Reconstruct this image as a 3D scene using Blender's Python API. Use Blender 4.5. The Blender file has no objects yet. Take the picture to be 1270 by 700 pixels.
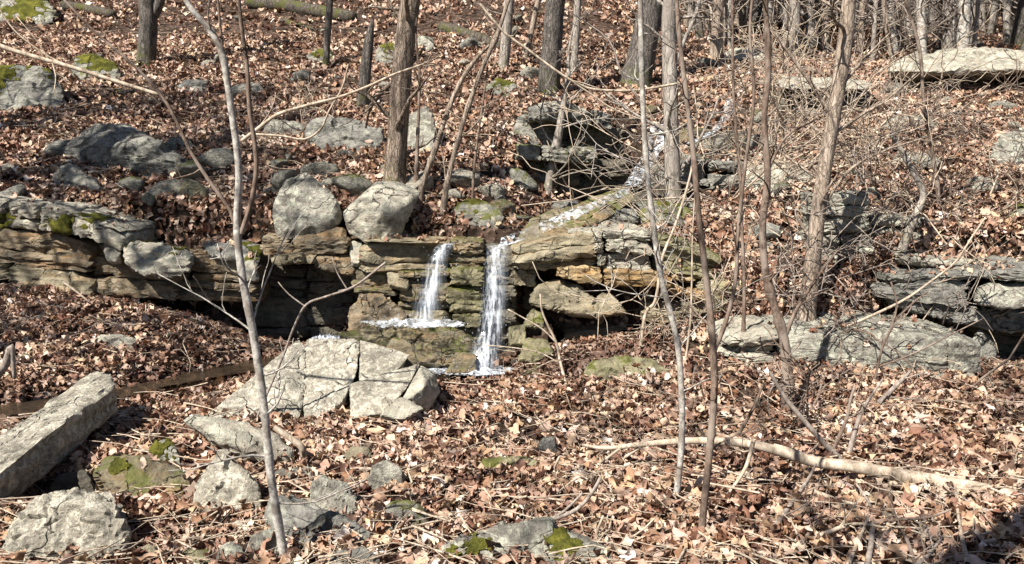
import bpy, bmesh, math, random
import numpy as np
from mathutils import Vector
SC = bpy.context.scene
COL = SC.collection
R = math.radians
RNG = np.random.default_rng(11)

# ------------------------------------------------------------------ camera
CAMZ, PITCH, FPX = 1.65, R(7.0), 997.0
cam_d = bpy.data.cameras.new('camera')
cam_d.sensor_width = 36.0
cam_d.lens = 36.0 * FPX / 1270.0
cam_d.clip_start, cam_d.clip_end = 0.05, 600
cam = bpy.data.objects.new('camera', cam_d)
COL.objects.link(cam)
cam.location = (0, 0, CAMZ)
cam.rotation_euler = (R(90) - PITCH, 0, 0)
SC.camera = cam

# ------------------------------------------------------------------ sky and sun
TO_SUN = Vector((-0.52, -0.56, 0.85)).normalized()
elev = math.asin(TO_SUN.z)
azim = math.atan2(TO_SUN.x, TO_SUN.y)          # clockwise from +Y
world = bpy.data.worlds.new('World')
SC.world = world
world.use_nodes = True
wn = world.node_tree
wn.nodes.clear()
w_out = wn.nodes.new('ShaderNodeOutputWorld')
w_bg = wn.nodes.new('ShaderNodeBackground')
w_sky = wn.nodes.new('ShaderNodeTexSky')
w_sky.sky_type = 'NISHITA'
w_sky.sun_disc = False
w_sky.sun_elevation = elev
w_sky.sun_rotation = azim
w_sky.air_density = 0.75
w_sky.dust_density = 0.5
w_bg.inputs['Strength'].default_value = 0.05
wn.links.new(w_sky.outputs[0], w_bg.inputs['Color'])
wn.links.new(w_bg.outputs[0], w_out.inputs['Surface'])
sun_d = bpy.data.lights.new('sun', 'SUN')
sun_d.energy = 5.0
sun_d.angle = R(0.5)
sun_d.color = (1.0, 0.95, 0.87)
sun = bpy.data.objects.new('sun', sun_d)
COL.objects.link(sun)
sun.location = (-20, -12, 30)
sun.rotation_euler = TO_SUN.to_track_quat('Z', 'Y').to_euler()
SC.view_settings.view_transform = 'Standard'
SC.view_settings.look = 'None'
SC.view_settings.exposure = 1.15
SC.view_settings.gamma = 1.0
SC.view_settings.use_curve_mapping = False
SC.cycles.max_bounces = 6
SC.cycles.diffuse_bounces = 2
SC.cycles.transparent_max_bounces = 12
SC.cycles.caustics_reflective = False
SC.cycles.caustics_refractive = False

# ------------------------------------------------------------------ pixel <-> place
cp, sp = math.cos(PITCH), math.sin(PITCH)

def P(u, v, Y):
    """the place at distance Y (along the ground) seen at photo pixel u, v"""
    a, b = (u - 635.0) / FPX, -(v - 350.0) / FPX
    dy, dz = cp + b * sp, -sp + b * cp
    t = Y / dy
    return np.array([a * t, Y, CAMZ + dz * t])

def pix(V):
    V = np.asarray(V, float)
    x, y, z = V[:, 0], V[:, 1], V[:, 2] - CAMZ
    d = y * cp - z * sp
    d = np.where(d > 0.05, d, 0.05)
    up = y * sp + z * cp
    return 635 + FPX * x / d, 350 - FPX * up / d

# ------------------------------------------------------------------ noise
_perm = np.random.default_rng(5).permutation(256)
_perm = np.concatenate([_perm, _perm, _perm])
_g = np.random.default_rng(6).normal(size=(256, 3))
_g /= np.linalg.norm(_g, axis=1)[:, None]

def perlin(p):
    p = np.asarray(p, float)
    i = np.floor(p).astype(int)
    f = p - i
    i &= 255
    w = f * f * f * (f * (f * 6 - 15) + 10)
    out = 0
    for dx in (0, 1):
        wx = w[:, 0] if dx else 1 - w[:, 0]
        for dy in (0, 1):
            wy = w[:, 1] if dy else 1 - w[:, 1]
            for dz in (0, 1):
                wz = w[:, 2] if dz else 1 - w[:, 2]
                h = _perm[_perm[_perm[(i[:, 0] + dx) & 255] + ((i[:, 1] + dy) & 255)] + ((i[:, 2] + dz) & 255)]
                gr = _g[h]
                out = out + wx * wy * wz * (gr[:, 0] * (f[:, 0] - dx) + gr[:, 1] * (f[:, 1] - dy) + gr[:, 2] * (f[:, 2] - dz))
    return out

def fbm(p, o=4, r=0.5):
    p = np.asarray(p, float)
    s, a = 0, 1.0
    for k in range(o):
        s = s + a * perlin(p * 2.03 ** k + 17.3 * k)
        a *= r
    return s

def facet(p):
    """every cell of a scattered pattern is a small tilted plane: broken stone"""
    p = np.asarray(p, float)
    i = np.floor(p).astype(int)
    best = np.full(len(p), 1e9); val = np.zeros(len(p))
    for dx in (-1, 0, 1):
        for dy in (-1, 0, 1):
            for dz in (-1, 0, 1):
                q = i + [dx, dy, dz]
                h = _perm[_perm[_perm[q[:, 0] & 255] + (q[:, 1] & 255)] + (q[:, 2] & 255)]
                f = q + 0.5 + _g[h] * 0.45
                r = p - f
                d2 = (r * r).sum(1)
                m = d2 < best
                best = np.where(m, d2, best)
                val = np.where(m, (_g[_perm[h + 7]] * r).sum(1) + 0.45 * _g[_perm[h + 3]][:, 0], val)
    return val

# ------------------------------------------------------------------ terrain
def tps_fit(pts):
    pts = np.asarray(pts)
    X = pts[:, :2]
    n = len(X)
    d = np.linalg.norm(X[:, None] - X[None], axis=2)
    K = np.where(d > 0, d * d * np.log(d + 1e-9), 0) + 0.15 * np.eye(n)
    Pm = np.c_[np.ones(n), X]
    A = np.zeros((n + 3, n + 3))
    A[:n, :n] = K; A[:n, n:] = Pm; A[n:, :n] = Pm.T
    c = np.linalg.solve(A, np.r_[pts[:, 2], 0, 0, 0])
    return X, c

def tps_eval(m, x, y):
    X, c = m
    out = c[-3] + c[-2] * x + c[-1] * y
    for k in range(len(X)):
        d2 = (x - X[k, 0]) ** 2 + (y - X[k, 1]) ** 2
        out = out + c[k] * 0.5 * d2 * np.log(d2 + 1e-12)
    return out

LOW = [(-250,700,3.1),(0,700,3.1),(300,700,3.1),(635,700,3.1),(950,700,3.1),(1270,700,3.1),(1500,700,3.1),
       (-250,600,4.1),(0,600,4.1),(300,600,4.1),(635,600,4.1),(950,600,4.1),(1270,600,4.1),(1500,600,4.1),
       (635,520,5.4),(950,520,5.5),(1270,520,5.5),(1500,520,5.5),(300,520,5.3),(100,525,5.2),(-200,525,5.2),
       (0,498,5.65),(150,475,6.05),(450,470,6.5),(600,465,6.9),(700,447,7.1),(850,425,7.0),(900,470,6.3),
       (1270,470,6.4),(1500,470,6.4),(0,455,6.3),(200,450,6.5),(-200,450,6.5),(0,372,7.6),(-200,372,7.6),(150,385,7.5),
       (250,402,7.4),(330,440,7.2),(400,440,7.2),(0,352,8.2),(300,425,8.0),(1240,455,7.5),(1500,455,7.5),
       (1000,425,7.1),(800,418,7.35),(500,455,7.2)]
UP = [(-300,240,8.6),(0,243,8.4),(150,270,8.2),(330,292,7.9),(450,293,7.8),(560,302,7.75),(620,305,7.7),(700,285,7.9),
      (830,298,7.8),(950,335,7.6),(1000,388,7.15),(950,400,7.1),(1050,340,7.4),(1130,328,7.3),(1270,328,7.3),(1500,328,7.3),
      (-300,200,9.4),(0,200,9.3),(200,225,9.0),(400,212,9.2),(560,228,9.2),(690,243,9.3),(770,232,9.5),(840,238,9.3),(950,238,9.2),
      (1150,230,9.2),(1270,228,9.2),(1500,228,9.2),
      (-300,140,11.5),(0,140,11.3),(200,140,11.5),(400,140,11.5),(560,152,11.2),(700,172,11),(820,192,10.7),(900,170,11.2),
      (1000,150,11.6),(1100,120,12.5),(1270,112,12.9),(1500,110,13),
      (-300,70,15),(0,70,15),(200,80,14.5),(400,80,14.5),(600,80,14.5),(800,95,14.5),(950,92,14.5),(1100,88,15),(1270,78,16),(1500,75,16),
      (-300,0,21.5),(0,0,21.5),(300,0,21.5),(635,0,21.5),(850,22,21),(1000,62,21),(1270,52,22),(1500,50,22),
      (900,10,38),(1270,10,38),(1600,10,38),(600,-45,34),(0,-50,34),(-400,-50,34)]
low_pts = [P(*q) for q in LOW] + [np.array(q) for q in ((-7,-4,.35),(0,-4,.3),(7,-4,.4),(-14,2,.5),(14,2,.6),(-5,.5,.15),(5,.5,.15),(0,.5,.12))]
up_pts = [P(*q) for q in UP] + [np.array(q) for q in ((-60,60,17),(0,60,18),(60,60,16),(-50,25,7.),(45,22,5.5),(-90,110,36),(0,110,36),(90,110,34))]
M_LOW, M_UP = tps_fit(low_pts), tps_fit(up_pts)
YC = np.array([(u - 635) / FPX * 7.8 for u in (-600,-200,0,150,300,400,630,660,830,900,960,1020,1100,1270,1500,1900)])
YCV = np.array([8.3,8.3,8.3,8.32,8.2,8.1,7.75,7.95,7.8,7.45,7.15,7.1,7.5,7.75,7.75,7.8])
BROOK = np.array([P(*q) for q in ((-420,560,4.7),(-150,528,5.15),(0,503,5.5),(110,488,5.75),(200,470,6.1),(330,446,6.75),(430,452,6.85),(520,464,6.85),(595,463,7.0))])

PIT = P(85, 600, 4.08)
GULLY = np.array([P(*q) for q in ((905,126,12.4),(818,172,10.4),(775,232,9.1),(720,260,8.6))])

HOLLOW = np.array([P(*q) for q in ((700,220,9.9),(740,195,10.4),(800,165,11.0))])

def seg_dist(x, y, line):
    best = np.full(np.shape(x), 1e9)
    for a, b in zip(line[:-1], line[1:]):
        dx, dy = b[0] - a[0], b[1] - a[1]
        t = np.clip(((x - a[0]) * dx + (y - a[1]) * dy) / (dx * dx + dy * dy), 0, 1)
        best = np.minimum(best, np.hypot(x - a[0] - t * dx, y - a[1] - t * dy))
    return best

def H(x, y, rough=True):
    x = np.atleast_1d(np.asarray(x, float)); y = np.atleast_1d(np.asarray(y, float))
    lo = tps_eval(M_LOW, x, y)
    lo = lo - 0.13 * np.exp(-(seg_dist(x, y, BROOK) / 0.28) ** 2)
    lo = lo - 0.26 * np.exp(-((x - PIT[0]) / 0.34) ** 2 - ((y - PIT[1]) / 0.22) ** 2)
    up = tps_eval(M_UP, x, y)
    up = up - 0.38 * np.exp(-(seg_dist(x, y, GULLY) / 0.6) ** 2) - 0.45 * np.exp(-(seg_dist(x, y, HOLLOW) / 0.5) ** 2)
    s = np.clip((y - np.interp(x, YC, YCV)) / 0.22, 0, 1)
    s = s * s * (3 - 2 * s)
    # beyond the ledge the low sheet follows the bank, so the two only differ near the step
    z = lo * (1 - s) + up * s
    if rough:
        q = np.c_[x, y, np.zeros_like(x)]
        z = z + 0.035 * fbm(q * 1.3, 3) + np.clip((y - 8) / 10, 0, 1) * 0.16 * fbm(q * 0.45 + 9, 3) + 0.012 * fbm(q * 6, 2)
    return z

def hit(u, v, y0=2.2, y1=60.0):
    a, b = (u - 635.0) / FPX, -(v - 350.0) / FPX
    dy, dz = cp + b * sp, -sp + b * cp
    Y = y0 * (y1 / y0) ** np.linspace(0, 1, 170)
    for _ in range(2):
        t = Y / dy
        g = H(a * t, Y)
        below = np.nonzero(CAMZ + dz * t <= g)[0]
        k = below[0] if len(below) else len(Y) - 1
        out = np.array([a * t[k], Y[k], g[k]])
        Y = np.linspace(Y[max(k - 1, 0)], Y[k], 12)
    return out

# ------------------------------------------------------------------ mesh and object helpers
def mk_mesh(name, V, F, mat=None, smooth=True, attr=None, sharp=0):
    """V (n,3); F a list of index arrays (m,3) or (m,4)"""
    me = bpy.data.meshes.new(name)
    V = np.ascontiguousarray(V, dtype=np.float32)
    Fs = F if isinstance(F, list) else [F]
    Fs = [np.asarray(f, dtype=np.int32) for f in Fs if len(f)]
    nl = sum(f.size for f in Fs); nf = sum(len(f) for f in Fs)
    me.vertices.add(len(V)); me.vertices.foreach_set('co', V.ravel())
    me.loops.add(nl); me.loops.foreach_set('vertex_index', np.concatenate([f.ravel() for f in Fs]))
    tot = np.concatenate([np.full(len(f), f.shape[1], np.int32) for f in Fs])
    start = np.concatenate([[0], np.cumsum(tot)[:-1]]).astype(np.int32)
    me.polygons.add(nf); me.polygons.foreach_set('loop_start', start)
    me.polygons.foreach_set('use_smooth', np.full(nf, smooth))
    if attr:
        for k, a in attr.items():
            at = me.attributes.new(k, 'FLOAT', 'POINT')
            at.data.foreach_set('value', np.ascontiguousarray(a, dtype=np.float32))
    me.update(calc_edges=True)
    me.validate()
    if sharp: me.set_sharp_from_angle(angle=R(sharp))
    if mat: me.materials.append(mat)
    return me

def obj(name, me, parent=None, loc=None):
    o = bpy.data.objects.new(name, me)
    COL.objects.link(o)
    if parent: o.parent = parent
    if loc is not None: o.location = loc
    return o

def tag(o, label=None, cat=None, group=None, kind=None):
    for k, v in (('label', label), ('category', cat), ('group', group), ('kind', kind)):
        if v: o[k] = v
    if label and not kind: o['kind'] = 'thing'
    return o

def empty(name, loc, label=None, cat=None, group=None):
    o = bpy.data.objects.new(name, None)
    COL.objects.link(o)
    o.empty_display_size = 0.1
    o.location = loc
    return tag(o, label, cat, group)

# ------------------------------------------------------------------ node helper
class N:
    def __init__(s, name):
        s.m = bpy.data.materials.new(name)
        s.m.use_nodes = True
        s.t = s.m.node_tree
        s.t.nodes.clear()
        s.out = s.t.nodes.new('ShaderNodeOutputMaterial')
    def n(s, typ, ins=None, **kw):
        nd = s.t.nodes.new(typ)
        for k, v in kw.items(): setattr(nd, k, v)
        for k, v in (ins or {}).items(): s.put(nd.inputs[k], v)
        return nd
    def put(s, sock, v):
        if isinstance(v, bpy.types.NodeSocket): s.t.links.new(v, sock)
        elif isinstance(v, bpy.types.Node): s.t.links.new(v.outputs[0], sock)
        else:
            if sock.type == 'RGBA' and len(v) == 3: v = (*v, 1)
            sock.default_value = v
    def noise(s, vec, scale, detail=4, rough=0.55, dist=0.0):
        return s.n('ShaderNodeTexNoise', {'Vector': vec, 'Scale': scale, 'Detail': detail, 'Roughness': rough, 'Distortion': dist}).outputs[0]
    def ramp(s, fac, stops, interp='LINEAR'):
        r = s.n('ShaderNodeValToRGB', {'Fac': fac})
        r.color_ramp.interpolation = interp
        el = r.color_ramp.elements
        while len(el) < len(stops): el.new(0.5)
        for e, (p, c) in zip(el, stops):
            e.position = p
            e.color = (*c, 1) if isinstance(c, tuple) else (c, c, c, 1)
        return r.outputs[0]
    def mix(s, fac, a, b, blend='MIX'):
        m = s.n('ShaderNodeMix', data_type='RGBA', blend_type=blend)
        s.put(m.inputs[0], fac); s.put(m.inputs[6], a); s.put(m.inputs[7], b)
        return m.outputs[2]
    def math(s, op, a, b=0.0, c=0.0):
        m = s.n('ShaderNodeMath', operation=op)
        s.put(m.inputs[0], a); s.put(m.inputs[1], b); s.put(m.inputs[2], c)
        return m.outputs[0]
    def vec(s, scale=(1, 1, 1), coord='Object', rand=True):
        tc = s.n('ShaderNodeTexCoord').outputs[coord]
        mp = s.n('ShaderNodeMapping', {'Vector': tc, 'Scale': scale})
        if rand:
            oi = s.n('ShaderNodeObjectInfo').outputs['Random']
            k = s.math('MULTIPLY', oi, 43.0)
            cx = s.n('ShaderNodeCombineXYZ', {0: k, 1: s.math('MULTIPLY', k, 1.7), 2: s.math('MULTIPLY', k, 0.6)})
            s.put(mp.inputs['Location'], cx.outputs[0])
        return mp.outputs[0]
    def bump(s, h, strength=0.5, dist=0.02, normal=None):
        b = s.n('ShaderNodeBump', {'Height': h, 'Strength': strength, 'Distance': dist})
        if normal is not None: s.put(b.inputs['Normal'], normal)
        return b.outputs[0]
    def done(s, shader):
        s.put(s.out.inputs['Surface'], shader)
        return s.m
    def bsdf(s, **k):
        return s.n('ShaderNodeBsdfPrincipled', {a.replace('_', ' '): b for a, b in k.items()}).outputs[0]

# ------------------------------------------------------------------ materials
def rock_mat(name, c1, c2, dark=(0.05, 0.045, 0.035), stain=0.35, lichen=0.5, lich_col=(0.50, 0.50, 0.40), moss=0.0, wet=0.0, ochre=0.0, strata=0.5, lscale=9.0):
    g = N(name)
    v = g.vec()
    vs = g.vec(scale=(1.0, 1.0, 7.0))
    big = g.noise(v, 1.7, 5, 0.6, 0.4)
    mid = g.noise(v, 7.0, 8, 0.7, 0.3)
    fine = g.noise(v, 42.0, 6, 0.75)
    band = g.noise(vs, 2.2, 5, 0.6)
    col = g.mix(g.ramp(big, [(0.36, 0.0), (0.64, 1.0)]), c1, c2)
    if ochre:
        col = g.mix(g.math('MULTIPLY', g.ramp(g.noise(vs, 1.6, 4, 0.6), [(0.5, 0.0), (0.62, 1.0)]), ochre), col, (0.42, 0.21, 0.06))
    col = g.mix(g.math('MULTIPLY', g.ramp(band, [(0.38, 1.0), (0.52, 0.0)]), strata), col, tuple(x * 0.45 for x in c1))
    lich = g.math('MULTIPLY', g.ramp(g.noise(v, lscale, 9, 0.8, 0.6), [(0.49, 0.0), (0.54, 1.0)]), lichen)
    col = g.mix(lich, col, lich_col)
    st = g.math('MULTIPLY', g.ramp(g.noise(v, 3.6, 9, 0.75, 0.8), [(0.54, 0.0), (0.66, 1.0)]), stain)
    col = g.mix(st, col, dark)
    sp_ = g.ramp(g.noise(v, 70.0, 3, 0.6), [(0.60, 0.0), (0.68, 1.0)])
    col = g.mix(g.math('MULTIPLY', sp_, 0.55), col, dark)
    col = g.mix(0.85, col, g.ramp(mid, [(0.28, 0.22), (0.47, 0.80), (0.70, 1.35)]), 'MULTIPLY')
    col = g.mix(0.6, col, g.ramp(fine, [(0.3, 0.6), (0.7, 1.2)]), 'MULTIPLY')
    vd = g.n('ShaderNodeVectorMath', {0: v, 1: g.n('ShaderNodeTexNoise', {'Vector': v, 'Scale': 2.0, 'Detail': 4.0}).outputs[1]}, operation='ADD').outputs[0]
    vor = g.n('ShaderNodeTexVoronoi', {'Vector': vd, 'Scale': 2.1}, feature='DISTANCE_TO_EDGE').outputs[0]
    crack = g.ramp(vor, [(0.0, 1.0), (0.018, 0.0)])
    crack = g.math('MULTIPLY', crack, g.ramp(big, [(0.45, 0.0), (0.6, 1.0)]))
    col = g.mix(g.math('MULTIPLY', crack, 0.8), col, (0.03, 0.027, 0.02))
    if moss:
        nz = g.n('ShaderNodeSeparateXYZ', {0: g.n('ShaderNodeNewGeometry').outputs['Normal']}).outputs[2]
        mm = g.math('ADD', g.math('MULTIPLY', nz, 0.30), g.noise(v, 4.0, 7, 0.7, 0.3))
        mf = g.math('MULTIPLY', g.ramp(mm, [(0.84 - 0.3 * moss, 0.0), (0.92 - 0.3 * moss, 1.0)]), 0.92)
        col = g.mix(mf, col, g.mix(fine, (0.045, 0.055, 0.012), (0.17, 0.17, 0.03)))
    hgt = g.math('ADD', g.math('MULTIPLY', mid, 1.0), g.math('MULTIPLY', fine, 0.35))
    hgt = g.math('SUBTRACT', hgt, g.math('MULTIPLY', crack, 0.8))
    hgt = g.math('ADD', hgt, g.math('MULTIPLY', band, 0.6))
    nrm = g.bump(hgt, 0.95, 0.05)
    rough = g.ramp(mid, [(0.3, 0.95 - 0.75 * wet), (0.7, 0.85 - 0.45 * wet)])
    return g.done(g.bsdf(Base_Color=col, Roughness=rough, Normal=nrm, **{'Specular_IOR_Level': 0.25 + 0.45 * wet}))

M = {}
M['grey'] = rock_mat('grey_sandstone', (0.23, 0.21, 0.175), (0.36, 0.33, 0.275), lichen=0.75, stain=0.6, lscale=12)
M['pale'] = rock_mat('pale_sandstone', (0.36, 0.32, 0.255), (0.48, 0.435, 0.35), lichen=0.6, stain=0.3, strata=0.35)
M['speck'] = rock_mat('speckled_sandstone', (0.29, 0.26, 0.205), (0.39, 0.355, 0.285), lichen=0.9, stain=0.3, strata=0.1, lscale=18, lich_col=(0.60, 0.56, 0.455))
M['tan'] = rock_mat('tan_ledge_sandstone', (0.25, 0.21, 0.14), (0.37, 0.32, 0.22), lichen=0.35, stain=0.55, ochre=0.3, lich_col=(0.42, 0.38, 0.26))
M['ochre'] = rock_mat('ochre_ledge_sandstone', (0.36, 0.22, 0.09), (0.44, 0.32, 0.17), lichen=0.15, stain=0.4, ochre=0.8)
M['brown'] = rock_mat('brown_ledge_sandstone', (0.20, 0.15, 0.095), (0.31, 0.235, 0.15), lichen=0.2, stain=0.5, ochre=0.35)  # brown rock, kept warm: bounced light in the left ledge's shade painted in
M['mossy'] = rock_mat('mossy_sandstone', (0.22, 0.21, 0.18), (0.33, 0.31, 0.26), lichen=0.4, stain=0.6, moss=0.42)
M['green'] = rock_mat('greenish_sandstone', (0.25, 0.22, 0.13), (0.34, 0.30, 0.19), lichen=0.35, stain=0.45, moss=0.3, lich_col=(0.36, 0.35, 0.20))
M['wet'] = rock_mat('wet_stream_sandstone', (0.16, 0.125, 0.07), (0.27, 0.22, 0.125), lichen=0.15, stain=0.6, wet=0.8, moss=0.35, ochre=0.3)
M['dark'] = rock_mat('damp_shade_dark_sandstone', (0.10, 0.085, 0.06), (0.17, 0.145, 0.10), lichen=0.1, stain=0.6, wet=0.5)  # damp rock; shade of gaps and undercuts is also put into its colour
M['dullgrey'] = rock_mat('darker_grey_sandstone', (0.19, 0.18, 0.16), (0.30, 0.285, 0.25), lichen=0.35, stain=0.6, strata=0.7)  # darker than the plain grey sandstone, less lichen, stronger bands

def moss_mat():
    g = N('bright_moss'); v = g.vec()
    n1 = g.noise(v, 7, 6, 0.7); n2 = g.noise(v, 80, 4, 0.7)
    col = g.ramp(g.math('ADD', g.math('MULTIPLY', n1, 0.6), g.math('MULTIPLY', n2, 0.4)), [(0.36, (0.02, 0.022, 0.007)), (0.5, (0.085, 0.085, 0.016)), (0.66, (0.21, 0.19, 0.03))])
    return g.done(g.bsdf(Base_Color=col, Roughness=0.95, Normal=g.bump(n2, 0.9, 0.02), Specular_IOR_Level=0.1))
M['moss'] = moss_mat()

def soil_mat():
    g = N('leafy_soil'); v = g.vec(rand=False)
    vor = g.n('ShaderNodeTexVoronoi', {'Vector': v, 'Scale': 13.0, 'Randomness': 1.0})
    n1 = g.noise(v, 3, 6, 0.7); n2 = g.noise(v, 30, 6, 0.7)
    sepc = g.n('ShaderNodeSeparateColor', {0: vor.outputs['Color']}).outputs[0]
    col = g.ramp(sepc, [(0.0, (0.02, 0.014, 0.010)), (0.5, (0.07, 0.046, 0.033)), (1.0, (0.18, 0.12, 0.09))])  # soil tones darkened to stand in for deep shade between the leaves
    col = g.mix(0.8, col, g.ramp(n2, [(0.3, 0.4), (0.7, 1.2)]), 'MULTIPLY')
    col = g.mix(g.ramp(n1, [(0.5, 0.0), (0.65, 0.6)]), col, (0.06, 0.04, 0.026))
    h = g.math('ADD', vor.outputs['Distance'], g.math('MULTIPLY', n2, 0.8))
    return g.done(g.bsdf(Base_Color=col, Roughness=0.95, Normal=g.bump(h, 1.0, 0.05), Specular_IOR_Level=0.1))
M['soil'] = soil_mat()

def leaf_mat():
    g = N('dry_oak_leaf')
    t = g.n('ShaderNodeAttribute', attribute_name='tint').outputs['Fac']
    w = g.n('ShaderNodeAttribute', attribute_name='wet').outputs['Fac']
    hu = g.n('ShaderNodeAttribute', attribute_name='hue').outputs['Fac']
    v = g.vec(rand=False)
    col = g.ramp(t, [(0.0, (0.06, 0.028, 0.018)), (0.18, (0.17, 0.080, 0.050)), (0.40, (0.31, 0.190, 0.130)), (0.62, (0.47, 0.335, 0.250)), (0.82, (0.59, 0.460, 0.365)), (0.94, (0.66, 0.54, 0.45)), (1.0, (0.74, 0.67, 0.60))])
    col = g.mix(1.0, col, g.ramp(hu, [(0.0, (1.0, 0.93, 0.95)), (0.55, (1.0, 0.97, 0.95)), (0.85, (1.05, 1.0, 0.82)), (1.0, (0.86, 0.92, 0.92))]), 'MULTIPLY')
    col = g.mix(w, col, (0.085, 0.042, 0.030))
    n = g.noise(v, 45, 4, 0.6)
    col = g.mix(0.7, col, g.ramp(n, [(0.3, 0.65), (0.7, 1.15)]), 'MULTIPLY')
    pr = g.bsdf(Base_Color=col, Roughness=0.62, Specular_IOR_Level=0.25, Normal=g.bump(g.noise(v, 120, 3), 0.4, 0.004))
    tr = g.n('ShaderNodeBsdfTranslucent', {'Color': col}).outputs[0]
    return g.done(g.n('ShaderNodeMixShader', {0: 0.08, 1: pr, 2: tr}).outputs[0])
M['leaf'] = leaf_mat()

def bark_mat(name, c1, c2, zs=0.12, scale=14.0, moss=0.0, blotch=None, depth=0.02, bscale=5, fissure=0.75):
    g = N(name)
    v = g.vec(scale=(1, 1, zs)); vo = g.vec()
    n1 = g.noise(v, scale, 6, 0.65, 0.5); n2 = g.noise(v, scale * 4, 5, 0.7); n3 = g.noise(vo, bscale, 5, 0.6)
    f = g.math('ADD', g.math('MULTIPLY', n1, 0.65), g.math('MULTIPLY', n2, 0.35))
    col = g.ramp(f, [(0.34, tuple(x * 0.25 for x in c1)), (0.47, c1), (0.62, c2)])
    vf = g.n('ShaderNodeTexVoronoi', {'Vector': g.n('ShaderNodeVectorMath', {0: g.vec(scale=(1, 1, max(zs, 0.16))), 1: g.n('ShaderNodeVectorMath', {0: g.n('ShaderNodeTexNoise', {'Vector': vo, 'Scale': 14.0}).outputs[1], 'Scale': 0.06}, operation='SCALE').outputs[0]}, operation='ADD').outputs[0], 'Scale': scale * 1.1}, feature='DISTANCE_TO_EDGE').outputs[0]
    fis = g.ramp(vf, [(0.0, 1.0), (0.12, 0.0)])
    if fissure: col = g.mix(g.math('MULTIPLY', fis, fissure), col, tuple(x * 0.22 for x in c1))
    f = g.math('SUBTRACT', f, g.math('MULTIPLY', fis, 0.35 * fissure))
    if blotch: col = g.mix(g.ramp(n3, [(0.50, 0.0), (0.60, 0.8)]), col, blotch)
    if moss:
        z = g.n('ShaderNodeSeparateXYZ', {0: g.n('ShaderNodeTexCoord').outputs['Object']}).outputs[2]
        mf = g.math('MULTIPLY', g.ramp(z, [(0.0, 1.0), (0.4, 0.0)]), g.ramp(g.noise(vo, 9, 6, 0.7), [(0.46, 0.0), (0.58, 1.0)]))
        col = g.mix(g.math('MULTIPLY', mf, moss), col, (0.075, 0.085, 0.016))
    return g.done(g.bsdf(Base_Color=col, Roughness=0.9, Specular_IOR_Level=0.15, Normal=g.bump(f, 0.9, depth)))
M['cedar'] = bark_mat('shaggy_brown_bark', (0.19, 0.145, 0.11), (0.40, 0.32, 0.255), 0.06, 30, moss=0.9, depth=0.03)
M['darkbark'] = bark_mat('dark_furrowed_bark', (0.085, 0.075, 0.065), (0.19, 0.165, 0.145), 0.22, 22, moss=0.9)
M['rotlog'] = bark_mat('rotting_log_bark', (0.07, 0.06, 0.048), (0.17, 0.14, 0.11), 0.5, 18, blotch=(0.075, 0.08, 0.018))
M['greybark'] = bark_mat('pale_grey_bark', (0.27, 0.235, 0.20), (0.45, 0.41, 0.36), 0.3, 16, moss=0.6, blotch=(0.22, 0.19, 0.165), depth=0.01)
M['tanbark'] = bark_mat('flaky_tan_bark', (0.25, 0.195, 0.15), (0.44, 0.36, 0.29), 0.15, 26, depth=0.012)
M['silver'] = bark_mat('smooth_silver_bark', (0.31, 0.285, 0.25), (0.54, 0.51, 0.46), 1.0, 34, blotch=(0.17, 0.14, 0.115), depth=0.004, bscale=11, fissure=0.0)
M['brownbark'] = bark_mat('smooth_brown_bark', (0.12, 0.085, 0.065), (0.24, 0.175, 0.135), 0.4, 30, blotch=(0.27, 0.22, 0.18), depth=0.003, fissure=0.0)
M['deadwood'] = bark_mat('bleached_dead_wood', (0.34, 0.27, 0.20), (0.56, 0.47, 0.37), 0.25, 24, depth=0.006, fissure=0.0)
M['twig'] = bark_mat('grey_twig_bark', (0.22, 0.18, 0.15), (0.36, 0.31, 0.27), 0.5, 30, depth=0.003, fissure=0.0)

def water_fall_mat():
    g = N('falling_white_water')
    v = g.vec(scale=(1, 1, 0.055), rand=False)
    n1 = g.noise(v, 30, 3, 0.55, 0.25); n2 = g.noise(g.vec(scale=(1, 1, 0.22), rand=False), 42, 3, 0.55, 0.3)
    f = g.math('ADD', g.math('MULTIPLY', n1, 0.62), g.math('MULTIPLY', n2, 0.38))
    a = g.ramp(f, [(0.44, 0.02), (0.54, 0.34), (0.65, 0.86)])
    ed = g.n('ShaderNodeAttribute', attribute_name='edge').outputs['Fac']
    ef = g.math('ADD', ed, g.math('MULTIPLY', g.math('SUBTRACT', n1, 0.5), 2.2))
    a = g.math('MULTIPLY', a, g.ramp(ef, [(0.5, 1.0), (1.0, 0.0)]))
    pr = g.bsdf(Base_Color=(0.74, 0.78, 0.83), Roughness=0.4, Normal=g.bump(f, 0.35, 0.02), Specular_IOR_Level=0.4)
    gl = g.n('ShaderNodeBsdfGlossy', {'Color': (1, 1, 1), 'Roughness': 0.08, 'Normal': g.bump(f, 0.35, 0.02)}).outputs[0]
    tr = g.n('ShaderNodeBsdfTransparent').outputs[0]
    clear = g.n('ShaderNodeMixShader', {0: 0.05, 1: tr, 2: gl}).outputs[0]
    return g.done(g.n('ShaderNodeMixShader', {0: a, 1: clear, 2: pr}).outputs[0])
M['fall'] = water_fall_mat()

def drop_mat():
    g = N('water_drops')
    pr = g.bsdf(Base_Color=(0.6, 0.65, 0.7), Roughness=0.3)
    return g.done(g.n('ShaderNodeMixShader', {0: 0.45, 1: g.n('ShaderNodeBsdfTransparent').outputs[0], 2: pr}).outputs[0])
M['drop'] = drop_mat()

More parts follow.
